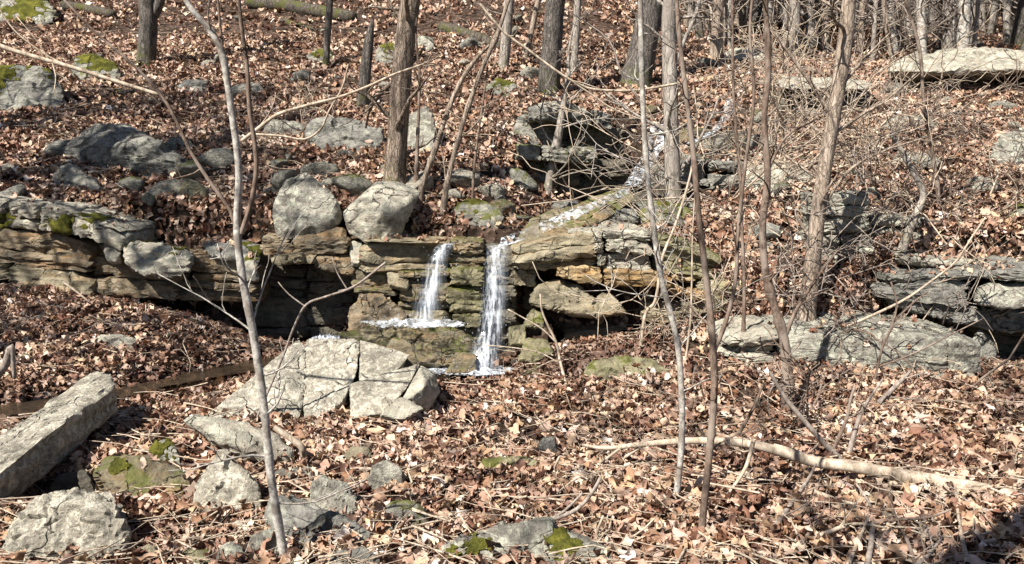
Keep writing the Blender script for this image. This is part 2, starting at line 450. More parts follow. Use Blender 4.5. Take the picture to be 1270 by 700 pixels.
def brook_mat():
    g = N('brook_water')
    v = g.vec(rand=False)
    n1 = g.noise(v, 16, 4, 0.6, 0.8)
    pr = g.bsdf(Base_Color=(0.055, 0.04, 0.025), Roughness=0.05, Specular_IOR_Level=0.7, Normal=g.bump(n1, 0.5, 0.03))
    tr = g.n('ShaderNodeBsdfTransparent', {'Color': (0.7, 0.6, 0.45)}).outputs[0]
    return g.done(g.n('ShaderNodeMixShader', {0: 0.6, 1: tr, 2: pr}).outputs[0])
M['brook'] = brook_mat()

def foam_mat():
    g = N('stream_white_water')
    v = g.vec(rand=False)
    n1 = g.noise(v, 22, 3, 0.55, 0.9); n2 = g.noise(v, 8, 3, 0.6)
    f = g.math('ADD', g.math('MULTIPLY', n1, 0.6), g.math('MULTIPLY', n2, 0.4))
    pr = g.bsdf(Base_Color=(0.66, 0.70, 0.75), Roughness=0.4, Normal=g.bump(f, 0.4, 0.02), Specular_IOR_Level=0.8)
    gl = g.n('ShaderNodeBsdfGlossy', {'Color': (1, 1, 1), 'Roughness': 0.2, 'Normal': g.bump(f, 0.4, 0.02)}).outputs[0]
    tr = g.n('ShaderNodeBsdfTransparent').outputs[0]
    clear = g.n('ShaderNodeMixShader', {0: 0.06, 1: tr, 2: gl}).outputs[0]
    return g.done(g.n('ShaderNodeMixShader', {0: g.math('MULTIPLY', g.ramp(f, [(0.44, 0.0), (0.60, 0.85)]), g.ramp(g.noise(v, 3.2, 4, 0.6), [(0.34, 0.10), (0.52, 1.0)])), 1: clear, 2: pr}).outputs[0])
M['foam'] = foam_mat()

# ------------------------------------------------------------------ the ground
def build_ground():
    yy = np.concatenate([np.linspace(-12, 2, 30), np.linspace(2, 12, 260)[1:], 12 * (130 / 12) ** np.linspace(0, 1, 190)[1:]])
    nx = 420
    sx = np.linspace(-1, 1, nx)
    sx = np.sign(sx) * (0.55 * np.abs(sx) + 0.45 * np.abs(sx) ** 3)
    wid = np.maximum(14, 10 + yy * 1.15)
    X = sx[None, :] * wid[:, None]
    Yg = np.repeat(yy[:, None], nx, 1)
    Z = H(X.ravel(), Yg.ravel())
    V = np.c_[X.ravel(), Yg.ravel(), Z]
    i = np.arange(len(yy) - 1)[:, None] * nx + np.arange(nx - 1)[None, :]
    F = np.stack([i, i + 1, i + nx + 1, i + nx], -1).reshape(-1, 4)
    tag(obj('ground', mk_mesh('ground', V, F, M['soil'])), kind='structure')
build_ground()

# ------------------------------------------------------------------ rocks
def ico(sub):
    bm = bmesh.new()
    bmesh.ops.create_icosphere(bm, subdivisions=sub, radius=1.0)
    V = np.array([v.co[:] for v in bm.verts]); F = np.array([[v.index for v in f.verts] for f in bm.faces])
    bm.free()
    return V / np.linalg.norm(V, axis=1)[:, None], F
ICO = {k: ico(k) for k in (2, 3, 4, 5, 6)}

def hull_planes(pts):
    bm = bmesh.new()
    for q in pts: bm.verts.new(q)
    r = bmesh.ops.convex_hull(bm, input=bm.verts)
    for f in bm.faces: f.normal_update()
    pl = []
    cen = pts.mean(0)
    for f in bm.faces:
        n = np.array(f.normal[:]); a = f.calc_area()
        if a < 1e-7: continue
        d = float(np.dot(n, np.array(f.verts[0].co[:])))
        if np.dot(n, cen) > d: n, d = -n, -d
        for q in pl:
            if np.dot(q[0], n) > 0.995 and abs(q[1] - d) < 0.02: break
        else: pl.append((n, d))
    bm.free()
    return pl

def vnormals(V, F):
    a, b, c = V[F[:, 0]], V[F[:, 1]], V[F[:, 2]]
    fn = np.cross(b - a, c - a)
    n = np.zeros_like(V)
    for k in range(3): np.add.at(n, F[:, k], fn)
    return n / (np.linalg.norm(n, axis=1)[:, None] + 1e-12)

def rock_geo(pts, sub=4, p=16, chips=5, amp=0.05, fine=0.02, strata=0.0, layer=0.07, cracks=0.0, facet_amp=0.075, seed=0):
    rng = np.random.default_rng(seed + 100)
    pts = np.asarray(pts, float)
    pl = hull_planes(pts)
    c = (pts.min(0) + pts.max(0)) / 2 * 0.5 + pts.mean(0) * 0.5
    h = (pts.max(0) - pts.min(0)) / 2
    for _ in range(chips):
        n = rng.normal(size=3); n[2] = abs(n[2]) * 0.8; n[1] = -abs(n[1]); n /= h; n /= np.linalg.norm(n)
        s = np.max((pts - c) @ n)
        pl.append((n, float(np.dot(n, c)) + s * rng.uniform(0.80, 0.95)))
    D0, F = ICO[sub]
    D = D0 * h
    inv = np.zeros(len(D))
    for n, d in pl:
        dd = d - np.dot(n, c)
        if dd < 1e-4: dd = 1e-4
        inv += np.maximum(0, D @ n / dd) ** p
    V = c + D / (inv ** (1 / p))[:, None]
    hs = np.sort(h)
    size = float(min(hs[1], hs[0] * 1.7))
    off = rng.uniform(-50, 50, 3)
    nrm = vnormals(V, F)
    d = amp * size * fbm(V * (1.3 / size) + off, 3)
    d += fine * size * 2.2 * (np.abs(fbm(V * (4.5 / size) + off, 4)) - 0.25)
    d += facet_amp * size * facet(V * (1.9 / size) + off) + 0.5 * facet_amp * size * facet(V * np.array([4.2, 4.2, 5.5]) / size + off)
    if strata:
        zz = (V[:, 2] + 0.12 * V[:, 0] * rng.uniform(-1, 1) + 0.05 * fbm(V * 1.5 + off, 2)) / layer
        q = np.c_[V[:, 0] * 0.9, V[:, 1] * 0.9, zz] + off
        s = perlin(q)
        d += strata * np.sign(s) * np.abs(s) ** 0.55
    if cracks:
        s = fbm(V * np.array([1.6, 1.6, 0.5]) / size + off * 0.7, 3)
        d -= cracks * np.exp(-(s / 0.035) ** 2)
        s = fbm(V * np.array([0.8, 0.8, 2.6]) / size + off * 0.3, 3)
        d -= 0.6 * cracks * np.exp(-(s / 0.03) ** 2)
    V = V + nrm * d[:, None]
    return V, F

def outline_pts(outline, Y0, D, extra=(), sink=0.12, back=0.8, ground=False):
    us = [q[0] for q in outline]; vs = [q[1] for q in outline]
    vmin, vmax, uc = min(vs), max(vs), sum(us) / len(us)
    vc = (vmin + vmax) / 2
    hh = max(vmax - vmin, 1)
    pts = []
    for q in outline:
        dy = q[2] if len(q) > 2 else D * 0.5 * (vmax - q[1]) / hh
        if ground and len(q) < 3: dy = min(dy, max(0.0, 0.5 * (hit(q[0], q[1])[1] - Y0)))
        w = P(q[0], q[1], Y0 + dy)
        pts.append(w)
        pts.append(P(q[0] + (uc - q[0]) * 0.2, q[1] + (vc - q[1]) * 0.2, Y0 + dy + D * back))
        if q[1] > vmax - 0.35 * hh: pts.append(w - np.array([0, -0.05, sink]))
    for q in extra: pts.append(P(q[0], q[1], Y0 + q[2]))
    return np.array(pts)

LEAFY = []          # (V, F, leaves per square metre) of everything leaves lie on

def rock(label, mat, outline, D=None, Y=None, extra=(), name='boulder', cat='boulder', sub=4, seed=1, leafy=25, sink=0.12, group=None, moss=(), on_ground=True, **kw):
    us = [q[0] for q in outline]; vs = [q[1] for q in outline]
    Yh = hit(sum(us) / len(us), max(vs) - 1)[1]
    Y = Yh if Y is None else min(Y, Yh) if on_ground else Y
    if D is None: D = 0.55 * (max(us) - min(us)) * Y / FPX
    pts = outline_pts(outline, Y - 0.04, D, extra, sink, ground=True)
    V, F = rock_geo(pts, sub=sub, seed=seed, **kw)
    base = np.array([V[:, 0].mean(), V[:, 1].mean(), V[:, 2].min()])
    o = obj(name, mk_mesh(name, V - base, F, M[mat], sharp=32), loc=base)
    tag(o, label, cat, group)
    if leafy: LEAFY.append((V, F, leafy))
    for m in moss: moss_patch(o, V, F, base, *m, seed=seed)
    return o

def moss_patch(o, V, F, base, u, v, rad, seed=1, thick=0.014):
    """a cushion of moss that follows the stone round the place seen at u, v"""
    uu, vv = pix(V)
    n = vnormals(V, F)
    front = n[:, 1] * 0.9 - n[:, 2] * 0.5 < 0.35
    r = np.hypot(uu - u, (vv - v) * 1.5)
    cand = np.where(front, r, 1e9)
    k = int(np.argmin(cand))
    c = V[k]
    dist = np.linalg.norm(V - c, axis=1)
    off = seed * 3.7
    lim = rad * (0.95 + 1.3 * fbm(V * (2.0 / rad) + off, 4, 0.65))
    f = np.clip(1 - dist / np.maximum(lim, 1e-3), -0.5, 1)
    sel = f > 0
    fm = sel[F].all(1)
    if fm.sum() < 4: return
    Fm = F[fm]
    ids = np.unique(Fm)
    mp = np.full(len(V), -1); mp[ids] = np.arange(len(ids))
    t = thick * np.clip(f[ids] * 3, 0, 1) ** 0.6 - 0.004 + 0.016 * fbm(V[ids] * 34, 2) * np.clip(f[ids] * 3, 0, 1)
    W = V[ids] + n[ids] * t[:, None]
    obj('moss', mk_mesh('moss', W - base, mp[Fm], M['moss']), o)

def lerp_line(line, u):
    return np.interp(u, [q[0] for q in line], [q[1] for q in line])

def layer(parent, mat, top, bot, Yl, th=0.7, w=(60, 130), seed=0, sub=4, strata=0.022, lay=0.06, leafy=0, p=70, jit=0.08, joints=None, name='rock_layer', chips=2, lean=0.0, cracks=0.015, amp=0.03, label=None, beds=0, bedpx=15, facet_amp=0.075):
    """one bed of a ledge: blocks side by side between two joints, joined into one mesh"""
    rng = np.random.default_rng(seed)
    u0, u1 = top[0][0], top[-1][0]
    if joints is None:
        joints = [u0]
        while joints[-1] < u1 - w[0] * 0.6: joints.append(joints[-1] + rng.uniform(*w))
        joints[-1] = u1
        if len(joints) < 2: joints = [u0, u1]
    Vs, Fs, n0 = [], [], 0
    for k, (a, b) in enumerate(zip(joints[:-1], joints[1:])):
        dj = rng.uniform(-jit, jit)
        hp = lerp_line(bot, (a + b) / 2) - lerp_line(top, (a + b) / 2)
        nb = beds if beds else max(1, int(round(hp / bedpx)))
        cut = np.r_[0, np.cumsum(rng.dirichlet(np.full(nb, 5.0)))]
        for q in range(nb):
            sb = dj + (rng.uniform(-0.05, 0.07) if nb > 1 else 0)
            ea, eb = (rng.uniform(-3, 3, 2) if nb > 1 else (0, 0))
            pts = []
            ja, jb = rng.uniform(-2.5, 2.5, 2)
            for u in (a, (a + b) / 2, b):
                ui = u + (0.4 + ea if u == a else eb - 0.4 if u == b else 0)
                Yf = (np.interp(u, [q_[0] for q_ in Yl], [q_[1] for q_ in Yl]) if isinstance(Yl, list) else Yl) + sb
                t0, b0 = lerp_line(top, u), lerp_line(bot, u)
                tilt = ja if u == a else jb if u == b else (ja + jb) / 2
                vt, vb = t0 + (b0 - t0) * cut[q] + tilt * (1 if q else 0.7), t0 + (b0 - t0) * cut[q + 1] + tilt + 0.8
                A = P(ui, vt, Yf + lean + rng.uniform(-.02, .04)); B_ = P(ui, vb, Yf + rng.uniform(-.03, .04))
                mid = P(ui, vt * 0.45 + vb * 0.55, Yf + rng.uniform(-.04, .02))
                pts += [A, B_, mid, A + [0, th, 0.03], B_ + [0, th, 0.0]]
            V, F = rock_geo(pts, sub=sub if nb == 1 else min(sub, 4), p=p, chips=chips, amp=amp, fine=0.03, strata=strata * (0.5 if nb > 1 else 1), layer=lay, cracks=cracks, facet_amp=facet_amp, seed=seed * 17 + k * 5 + q)
            Vs.append(V); Fs.append(F + n0); n0 += len(V)
    V = np.concatenate(Vs); F = np.concatenate(Fs)
    if leafy: LEAFY.append((V, F, leafy))
    base = np.array(parent.location)
    o = obj(name, mk_mesh(name, V - base, F, M[mat], sharp=32), parent)
    if label: o['label'] = label
    o_data[o.name] = (V, F, base)
    return o
o_data = {}

def block(parent, mat, outline, Y, D=0.5, extra=(), sub=4, seed=1, leafy=0, name='rock_block', moss=(), sink=0.05, **kw):
    pts = outline_pts(outline, Y, D, extra, sink)
    V, F = rock_geo(pts, sub=sub, seed=seed, **kw)
    base = np.array(parent.location)
    o = obj(name, mk_mesh(name, V - base, F, M[mat], sharp=32), parent)
    if leafy: LEAFY.append((V, F, leafy))
    for m in moss: moss_patch(o, V, F, base, *m, seed=seed)
    return o

# ---- the left ledge
LL = empty('rock_ledge', P(160, 380, 8.0), 'long brown rock ledge with a deep dark undercut, left of the waterfalls', 'rock ledge', 'rock ledges along the brook')
YL = [(-160, 8.0), (0, 7.95), (150, 7.75), (330, 7.55)]
YL2 = [(-160, 8.05), (0, 8.02), (150, 7.85), (330, 7.62)]
o = layer(LL, 'pale', [(-160, 232), (0, 246), (85, 258), (150, 284)], [(-160, 276), (0, 281), (85, 290), (150, 310)], YL, joints=[-160, -60, 4, 48, 86, 150], seed=3, sub=5, leafy=20, th=0.9, strata=0.03, label='pale weathered top blocks of the ledge')
moss_patch(o, *o_data[o.name], 75, 285, 0.16, seed=4, thick=0.03); moss_patch(o, *o_data[o.name], 112, 270, 0.2, seed=5)
moss_patch(o, *o_data[o.name], 5, 318, 0.2, seed=8)
o = layer(LL, 'brown', [(-160, 276), (0, 283), (85, 292), (150, 311), (320, 322)], [(-160, 318), (0, 322), (70, 338), (190, 346), (320, 352)], YL2, joints=[-160, -10, 112, 232, 320], seed=4, sub=5, th=0.9, strata=0.03)
layer(LL, 'tan', [(-160, 318), (0, 322), (60, 338), (115, 348)], [(-160, 345), (0, 347), (60, 360), (115, 374)], [(u, y - 0.04) for u, y in YL2], joints=[-160, 6, 115], seed=5, sub=4, th=0.8, strata=0.04)
layer(LL, 'brown', [(112, 345), (190, 346), (320, 353)], [(112, 366), (190, 366), (310, 377), (320, 377)], [(u, y + 0.03) for u, y in YL2], joints=[112, 220, 320], seed=6, sub=4, th=0.8)
o = block(LL, 'pale', [(150, 306), (165, 298), (205, 302), (243, 312), (240, 328), (215, 340), (180, 340), (156, 330)], 7.5, 0.5, seed=8, sub=5, strata=0.02, layer=0.035, chips=3, moss=((175, 303, 0.16), (222, 309, 0.13)))
block(LL, 'pale', [(128, 300), (148, 297), (150, 322), (130, 324)], 7.62, 0.4, seed=9, sub=3)
block(LL, 'pale', [(303, 322), (318, 320), (320, 346), (305, 347)], 7.45, 0.4, seed=10, sub=3)
block(LL, 'dullgrey', [(245, 300), (300, 296), (328, 306), (322, 325), (260, 318)], 7.62, 0.6, seed=11, sub=4, leafy=80, moss=((318, 310, 0.18),))
block(LL, 'dark', [(-160, 352), (140, 372), (320, 378), (325, 420), (140, 400), (-160, 380)], 8.26, 0.4, seed=12, sub=4, name='undercut_wall', chips=0)  # back wall in dark rock, the undercut's shade put into its colour

# ---- the ledge the water falls over
CL = empty('rock_ledge', P(600, 455, 7.6), 'stepped ochre and tan rock ledge that both waterfalls pour over', 'rock ledge', 'rock ledges along the brook')
layer(CL, 'brown', [(322, 292), (340, 292), (430, 298)], [(322, 318), (340, 318), (430, 318)], 7.75, joints=[322, 362, 432], seed=21, th=0.7)
layer(CL, 'tan', [(336, 316), (392, 318)], [(336, 328), (392, 330)], 7.66, joints=[336, 357, 374, 392], seed=22, th=0.5, sub=3)
layer(CL, 'brown', [(390, 315), (440, 318)], [(390, 336), (440, 340)], 7.72, joints=[390, 440], seed=23, th=0.6)
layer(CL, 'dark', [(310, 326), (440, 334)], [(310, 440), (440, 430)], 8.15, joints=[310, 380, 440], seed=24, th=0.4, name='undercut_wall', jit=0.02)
block(CL, 'pale', [(432, 298), (450, 300), (448, 326), (434, 326)], 7.68, 0.4, seed=25, sub=3)
layer(CL, 'tan', [(442, 298), (470, 295), (560, 302)], [(442, 336), (560, 338)], 7.6, joints=[442, 560], seed=26, sub=5, th=0.7, strata=0.02, leafy=30)
layer(CL, 'wet', [(436, 334), (562, 336)], [(436, 366), (562, 368)], 7.66, joints=[436, 492, 562], seed=27, sub=5, th=0.6)
block(CL, 'tan', [(478, 335), (503, 339), (509, 349), (505, 358), (480, 352)], 7.5, 0.3, seed=28, sub=4, chips=4)
block(CL, 'brown', [(430, 378), (452, 358), (480, 366), (512, 392), (508, 410), (425, 410)], 7.45, 0.5, seed=29, sub=5, chips=4, strata=0.015)
layer(CL, 'wet', [(495, 360), (562, 362)], [(495, 410), (562, 412)], 7.68, joints=[495, 562], seed=30, sub=5, th=0.5)
# between the two falls
layer(CL, 'wet', [(556, 298), (602, 298)], [(556, 336), (602, 338)], 7.6, joints=[556, 602], seed=31, sub=5, th=0.6, strata=0.03)
o = layer(CL, 'green', [(556, 332), (600, 334)], [(556, 380), (600, 380)], 7.56, joints=[556, 600], seed=32, sub=5, th=0.6, strata=0.03)
o = layer(CL, 'green', [(558, 378), (598, 380)], [(558, 425), (598, 430)], 7.5, joints=[558, 600], seed=33, sub=5, th=0.6, strata=0.02)
moss_patch(o, *o_data[o.name], 580, 388, 0.13, seed=3)
layer(CL, 'dark', [(598, 305), (642, 310)], [(598, 455), (642, 450)], 7.8, joints=[598, 642], seed=34, sub=4, th=0.4, name='undercut_wall')
# right of the falls
o = layer(CL, 'tan', [(632, 302), (660, 296), (742, 288)], [(632, 336), (700, 338), (742, 330)], 7.55, joints=[632, 742], seed=35, sub=5, th=0.8, strata=0.018, leafy=4)
layer(CL, 'pale', [(738, 288), (770, 284), (815, 290)], [(738, 330), (815, 338)], 7.5, joints=[738, 750, 810], seed=36, sub=5, th=0.8, strata=0.012, leafy=4, label='bright pale block in the ledge face')
layer(CL, 'pale', [(705, 286), (760, 280), (815, 290)], [(705, 292), (760, 290), (815, 300)], 7.58, joints=[705, 752, 815], seed=46, sub=4, th=0.8, leafy=6)
layer(CL, 'green', [(808, 290), (850, 296), (900, 318)], [(808, 336), (850, 340), (900, 352)], 7.6, joints=[808, 900], seed=37, sub=5, th=0.8, leafy=25)
layer(CL, 'ochre', [(690, 334), (742, 331), (812, 338), (835, 338)], [(690, 343), (742, 354), (812, 358), (835, 356)], 7.5, joints=[690, 748, 835], seed=38, sub=4, th=0.6)
layer(CL, 'ochre', [(826, 336), (862, 344)], [(826, 346), (862, 352)], 7.62, joints=[826, 862], seed=39, sub=4, th=0.5)
layer(CL, 'ochre', [(828, 352), (880, 362)], [(828, 366), (880, 372)], 7.56, joints=[828, 856, 882], seed=40, sub=4, th=0.5)
layer(CL, 'tan', [(632, 334), (668, 336)], [(632, 352), (668, 356)], 7.62, joints=[632, 668], seed=41, sub=4, th=0.5)
block(CL, 'tan', [(652, 374), (664, 354), (690, 346), (718, 354), (740, 372), (742, 388), (700, 384)], 7.32, 0.6, seed=42, sub=5, chips=2, strata=0.015)
block(CL, 'tan', [(728, 378), (748, 362), (760, 366), (778, 386), (740, 391)], 7.34, 0.4, seed=43, sub=4, chips=1)
block(CL, 'green', [(648, 402), (660, 382), (674, 388), (676, 405)], 7.3, 0.4, seed=44, sub=4)
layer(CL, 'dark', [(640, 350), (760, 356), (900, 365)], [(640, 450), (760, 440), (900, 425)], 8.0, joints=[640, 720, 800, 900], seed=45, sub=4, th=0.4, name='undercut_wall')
layer(CL, 'tan', [(784, 374), (830, 378), (905, 372)], [(784, 396), (830, 402), (905, 398)], 7.62, joints=[798, 846, 905], seed=48, sub=4, th=0.5)
layer(CL, 'tan', [(700, 412), (770, 408)], [(700, 420), (770, 418)], 7.7, joints=[700, 770], seed=49, sub=4, th=0.4)
layer(CL, 'green', [(846, 352), (900, 340), (990, 360)], [(846, 378), (900, 378), (990, 390)], 7.5, joints=[868, 990], seed=50, sub=4, th=0.6, leafy=120)
layer(CL, 'dullgrey', [(902, 306), (960, 300), (1006, 308)], [(902, 322), (960, 318), (1006, 326)], 7.95, joints=[902, 948, 1006], seed=55, sub=4, th=0.6, leafy=70)
layer(CL, 'pale', [(893, 330), (1000, 338)], [(893, 346), (1000, 352)], 7.62, joints=[893, 950, 1000], seed=56, sub=4, th=0.6, leafy=70)
# the wet shelf at the foot of the left fall, and stones at the foot of the right one
block(CL, 'wet', [(398, 420), (440, 404), (500, 402), (562, 404), (600, 420), (602, 444), (560, 452), (480, 450), (420, 440)], 6.95, 0.55, seed=51, sub=6, chips=5, strata=0.02, layer=0.05, name='wet_shelf')
block(CL, 'green', [(640, 445), (650, 420), (680, 420), (690, 438), (660, 450)], 6.95, 0.35, seed=52, sub=4)
block(CL, 'wet', [(550, 462), (572, 436), (592, 440), (590, 462)], 6.8, 0.3, seed=53, sub=4)
block(CL, 'green', [(630, 405), (652, 402), (655, 425), (630, 428)], 7.2, 0.3, seed=54, sub=4)

# ---- stepped dark ledges of the gully
GL = empty('rock_ledge', P(720, 240, 9.8), 'dark stepped ledge in the gully behind the short leaning grey trunk', 'rock ledge')
layer(GL, 'dullgrey', [(655, 134), (700, 128), (760, 142)], [(655, 150), (700, 148), (760, 160)], 10.5, joints=[655, 698, 735, 760], seed=91, sub=4, th=0.8, leafy=6)
layer(GL, 'dark', [(650, 150), (770, 160)], [(650, 186), (770, 196)], 10.85, joints=[650, 710, 770], seed=92, sub=4, th=0.5, name='undercut_wall')  # dark layer standing in for the shaded gap below the step
layer(GL, 'mossy', [(640, 178), (690, 182), (742, 182)], [(640, 196), (690, 200), (742, 202)], 9.95, joints=[640, 672, 706, 742], seed=93, sub=4, th=0.8)
layer(GL, 'dark', [(660, 198), (780, 200)], [(660, 245), (780, 240)], 10.35, joints=[660, 720, 780], seed=94, sub=4, th=0.5, name='undercut_wall')
layer(GL, 'dullgrey', [(700, 262), (770, 260)], [(700, 286), (790, 290)], 8.2, joints=[700, 735, 790], seed=95, sub=4, th=0.6, leafy=10)
layer(GL, 'mossy', [(785, 252), (870, 254)], [(785, 276), (870, 282)], 8.6, joints=[785, 825, 870], seed=96, sub=4, th=0.7, leafy=14)
layer(GL, 'dullgrey', [(846, 200), (925, 200)], [(846, 232), (925, 236)], 9.3, joints=[846, 880, 925], seed=97, sub=4, th=0.8, leafy=8)

# ---- the right ledge
RL = empty('rock_ledge', P(1180, 420, 7.3), 'grey layered rock ledge at the far right with a dark gap under its lip', 'rock ledge', 'rock ledges along the brook')
YR = [(1090, 7.1), (1270, 6.95), (1450, 6.95)]
layer(RL, 'dullgrey', [(1105, 342), (1200, 336), (1270, 334), (1450, 330)], [(1105, 352), (1200, 348), (1270, 348), (1450, 345)], [(u, y + 0.1) for u, y in YR], joints=[1105, 1165, 1235, 1310, 1450], seed=61, th=0.9, leafy=60)
layer(RL, 'dullgrey', [(1092, 356), (1120, 344), (1200, 348), (1205, 350)], [(1092, 370), (1120, 376), (1205, 384)], YR, joints=[1092, 1205], seed=62, sub=5, beds=2, th=0.9, strata=0.02)
block(RL, 'grey', [(1205, 360), (1225, 349), (1300, 347), (1330, 360), (1300, 378), (1225, 378), (1208, 372)], 6.8, 0.6, seed=63, sub=5, strata=0.012, p=10)
layer(RL, 'dullgrey', [(1105, 372), (1205, 384), (1275, 380), (1450, 380)], [(1105, 380), (1170, 396), (1240, 410), (1450, 418)], [(u, y + 0.03) for u, y in YR], joints=[1105, 1230, 1450], seed=64, sub=6, beds=1, th=0.9, strata=0.02)
layer(RL, 'dark', [(1090, 380), (1300, 400), (1450, 410)], [(1090, 460), (1300, 462), (1450, 462)], 7.6, joints=[1090, 1200, 1300, 1450], seed=65, th=0.4, name='undercut_wall')
block(RL, 'dullgrey', [(1200, 425), (1215, 405), (1235, 425), (1240, 460), (1205, 462)], 7.0, 0.3, seed=66)
layer(RL, 'grey', [(1016, 244), (1078, 240)], [(1016, 288), (1078, 292)], 7.55, joints=[1016, 1078], seed=67, sub=5, th=0.5, leafy=50)
layer(RL, 'pale', [(1014, 292), (1082, 292)], [(1014, 316), (1082, 316)], 7.5, joints=[1014, 1042, 1062, 1082], seed=68, sub=4, th=0.5)
layer(RL, 'grey', [(1010, 316), (1060, 318)], [(1010, 350), (1060, 352)], 7.45, joints=[1010, 1052], seed=69, sub=4, th=0.5)
layer(RL, 'grey', [(1112, 272), (1150, 270), (1185, 284)], [(1112, 308), (1185, 312)], 7.75, joints=[1112, 1146, 1185], seed=70, sub=5, th=0.6, leafy=40)
layer(RL, 'pale', [(1084, 270), (1112, 268)], [(1084, 290), (1112, 296)], 7.8, joints=[1084, 1112], seed=71, sub=4, th=0.4)
layer(RL, 'pale', [(1115, 316), (1210, 322)], [(1115, 330), (1210, 336)], 7.4, joints=[1118, 1148, 1210], seed=72, sub=4, th=0.5, leafy=60)
block(RL, 'dullgrey', [(930, 282), (945, 276), (968, 280), (970, 290), (938, 292)], 7.9, 0.3, seed=73, sub=3, leafy=0)

LS = empty('rock_slab', P(1055, 480, 6.4), 'long pale grey layered slab lying low in the leaves under the right ledge', 'rock slab')
layer(LS, 'pale', [(893, 428), (930, 412), (975, 410)], [(893, 452), (930, 474), (975, 472)], [(893, 6.55), (1215, 6.25)], joints=[896, 972], seed=81, sub=5, th=0.8, strata=0.02, p=9)
layer(LS, 'grey', [(965, 416), (1060, 407), (1150, 415), (1220, 424)], [(965, 466), (1060, 470), (1218, 462)], [(893, 6.5), (1218, 6.3)], joints=[970, 1178, 1218], seed=82, sub=6, beds=1, facet_amp=0.025, cracks=0.008, amp=0.012, th=0.9, strata=0.009, leafy=14, jit=0.02, p=80)
layer(LS, 'pale', [(925, 466), (1060, 471), (1218, 464)], [(925, 480), (1060, 485), (1215, 474)], [(893, 6.42), (1218, 6.22)], joints=[925, 1020, 1120, 1216], seed=83, sub=4, th=0.9, strata=0.02, jit=0.03)
block(LS, 'grey', [(980, 412), (1010, 402), (1052, 404), (1050, 416), (1000, 420)], 6.5, 0.4, seed=84, sub=4, p=10, leafy=10)

# ---- boulders, each a thing of its own
B = rock
FL = dict(sub=6, p=80, chips=0, amp=0.010, fine=0.010, facet_amp=0.02)
cb = B('large speckled pale boulder split by cracks, in front of the waterfalls', 'speck',
  [(250, 521), (300, 484, 0.33), (330, 455, 0.55), (371, 420, 0.82), (380, 430, 0.74), (378, 480, 0.33), (373, 522, 0.04)], D=0.7, Y=5.2, on_ground=False, extra=[(345, 505, 0.06)], seed=101, leafy=1, cracks=0.012, **FL)
block(cb, 'speck', [(376, 432, 0.72), (382, 420, 0.82), (442, 420, 0.8), (447, 426, 0.72), (443, 462, 0.40), (424, 500, 0.12), (377, 522, 0.0)], 5.18, 0.6, extra=[(400, 515, 0.02)], seed=102, name='split_block', cracks=0.012, **FL)
block(cb, 'speck', [(447, 422, 0.78), (478, 430, 0.72), (508, 440, 0.66), (496, 456, 0.5), (466, 474, 0.3), (445, 472, 0.34)], 5.2, 0.5, seed=103, name='split_block', **FL)
block(cb, 'speck', [(433, 476, 0.26), (466, 478, 0.22), (500, 457, 0.42), (520, 452, 0.48), (506, 480, 0.16), (476, 512, -0.05), (434, 520, -0.02)], 5.18, 0.5, extra=[(472, 496, 0.02)], seed=104, name='split_block', **FL)
block(cb, 'pale', [(496, 500, 0.0), (508, 478, 0.15), (522, 453, 0.45), (540, 463, 0.5), (546, 486, 0.35), (530, 506, 0.15)], 5.15, 0.4, extra=[(524, 476, 0.1)], seed=105, sub=5, p=70, chips=1, amp=0.01, fine=0.012, facet_amp=0.03, name='split_block')
block(cb, 'pale', [(470, 515), (498, 492), (526, 506), (500, 520)], 5.02, 0.25, seed=106, sub=4, p=60, chips=1, facet_amp=0.04, name='split_block')
block(cb, 'grey', [(374, 524, 0.1), (378, 450, 0.72), (446, 440, 0.72), (500, 450, 0.62), (470, 510, 0.12)], 5.32, 0.5, seed=107, sub=4, p=60, name='split_block')
B('grey blocky stone wedged behind the cracked boulder beside the foam', 'wet', [(470, 438), (485, 418), (512, 425), (520, 448), (495, 458)], Y=6.2, seed=105, sub=4, leafy=0)
F1, F2, N1, N2 = P(120, 458, 5.3), P(141, 476, 4.98), P(-150, 642, 3.55), P(-150, 712, 2.98)
dn, dnn = P(146, 512, 5.02) - F2, P(-150, 768, 3.02) - N2
V, F = rock_geo([F1, F2, N1, N2, F1 + dn, F2 + dn, N1 + dnn, N2 + dnn, (F2 + N2) / 2 + [0, 0, .015], (F1 + F2) / 2 + [.03, .03, 0]], sub=6, p=140, chips=1, amp=0.012, fine=0.014, facet_amp=0.03, strata=0.012, layer=0.045, cracks=0.008, seed=106)
base = np.array([V[:, 0].mean(), V[:, 1].mean(), V[:, 2].min()])
tag(obj('rock_slab', mk_mesh('rock_slab', V - base, F, M['speck'], sharp=32), loc=base), 'long flat slab propped up at a slant, dark hollow beneath it', 'rock slab')
B('lumpy whitish boulder in the bottom corner below the propped slab', 'speck', [(-40, 705), (-12, 660), (28, 622), (72, 602), (118, 604), (160, 618), (172, 655), (166, 695), (110, 712), (40, 715)], D=0.5, Y=3.08, seed=107, sub=6, p=8, chips=4, amp=0.16, fine=0.05, leafy=4)
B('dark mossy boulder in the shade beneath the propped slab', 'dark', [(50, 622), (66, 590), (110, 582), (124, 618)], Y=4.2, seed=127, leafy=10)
B('thin pale slab tipped toward the brown stump end, below the cracked boulder', 'pale', [(226, 522), (240, 514), (300, 522), (345, 540), (362, 560), (355, 582), (318, 575), (262, 550)], D=0.4, Y=4.5, extra=[(300, 552, -0.05)], seed=108, sub=5, p=50, chips=1, facet_amp=0.03, strata=0.012, layer=0.03, leafy=3, sink=0.02, name='rock_slab', cat='rock slab')
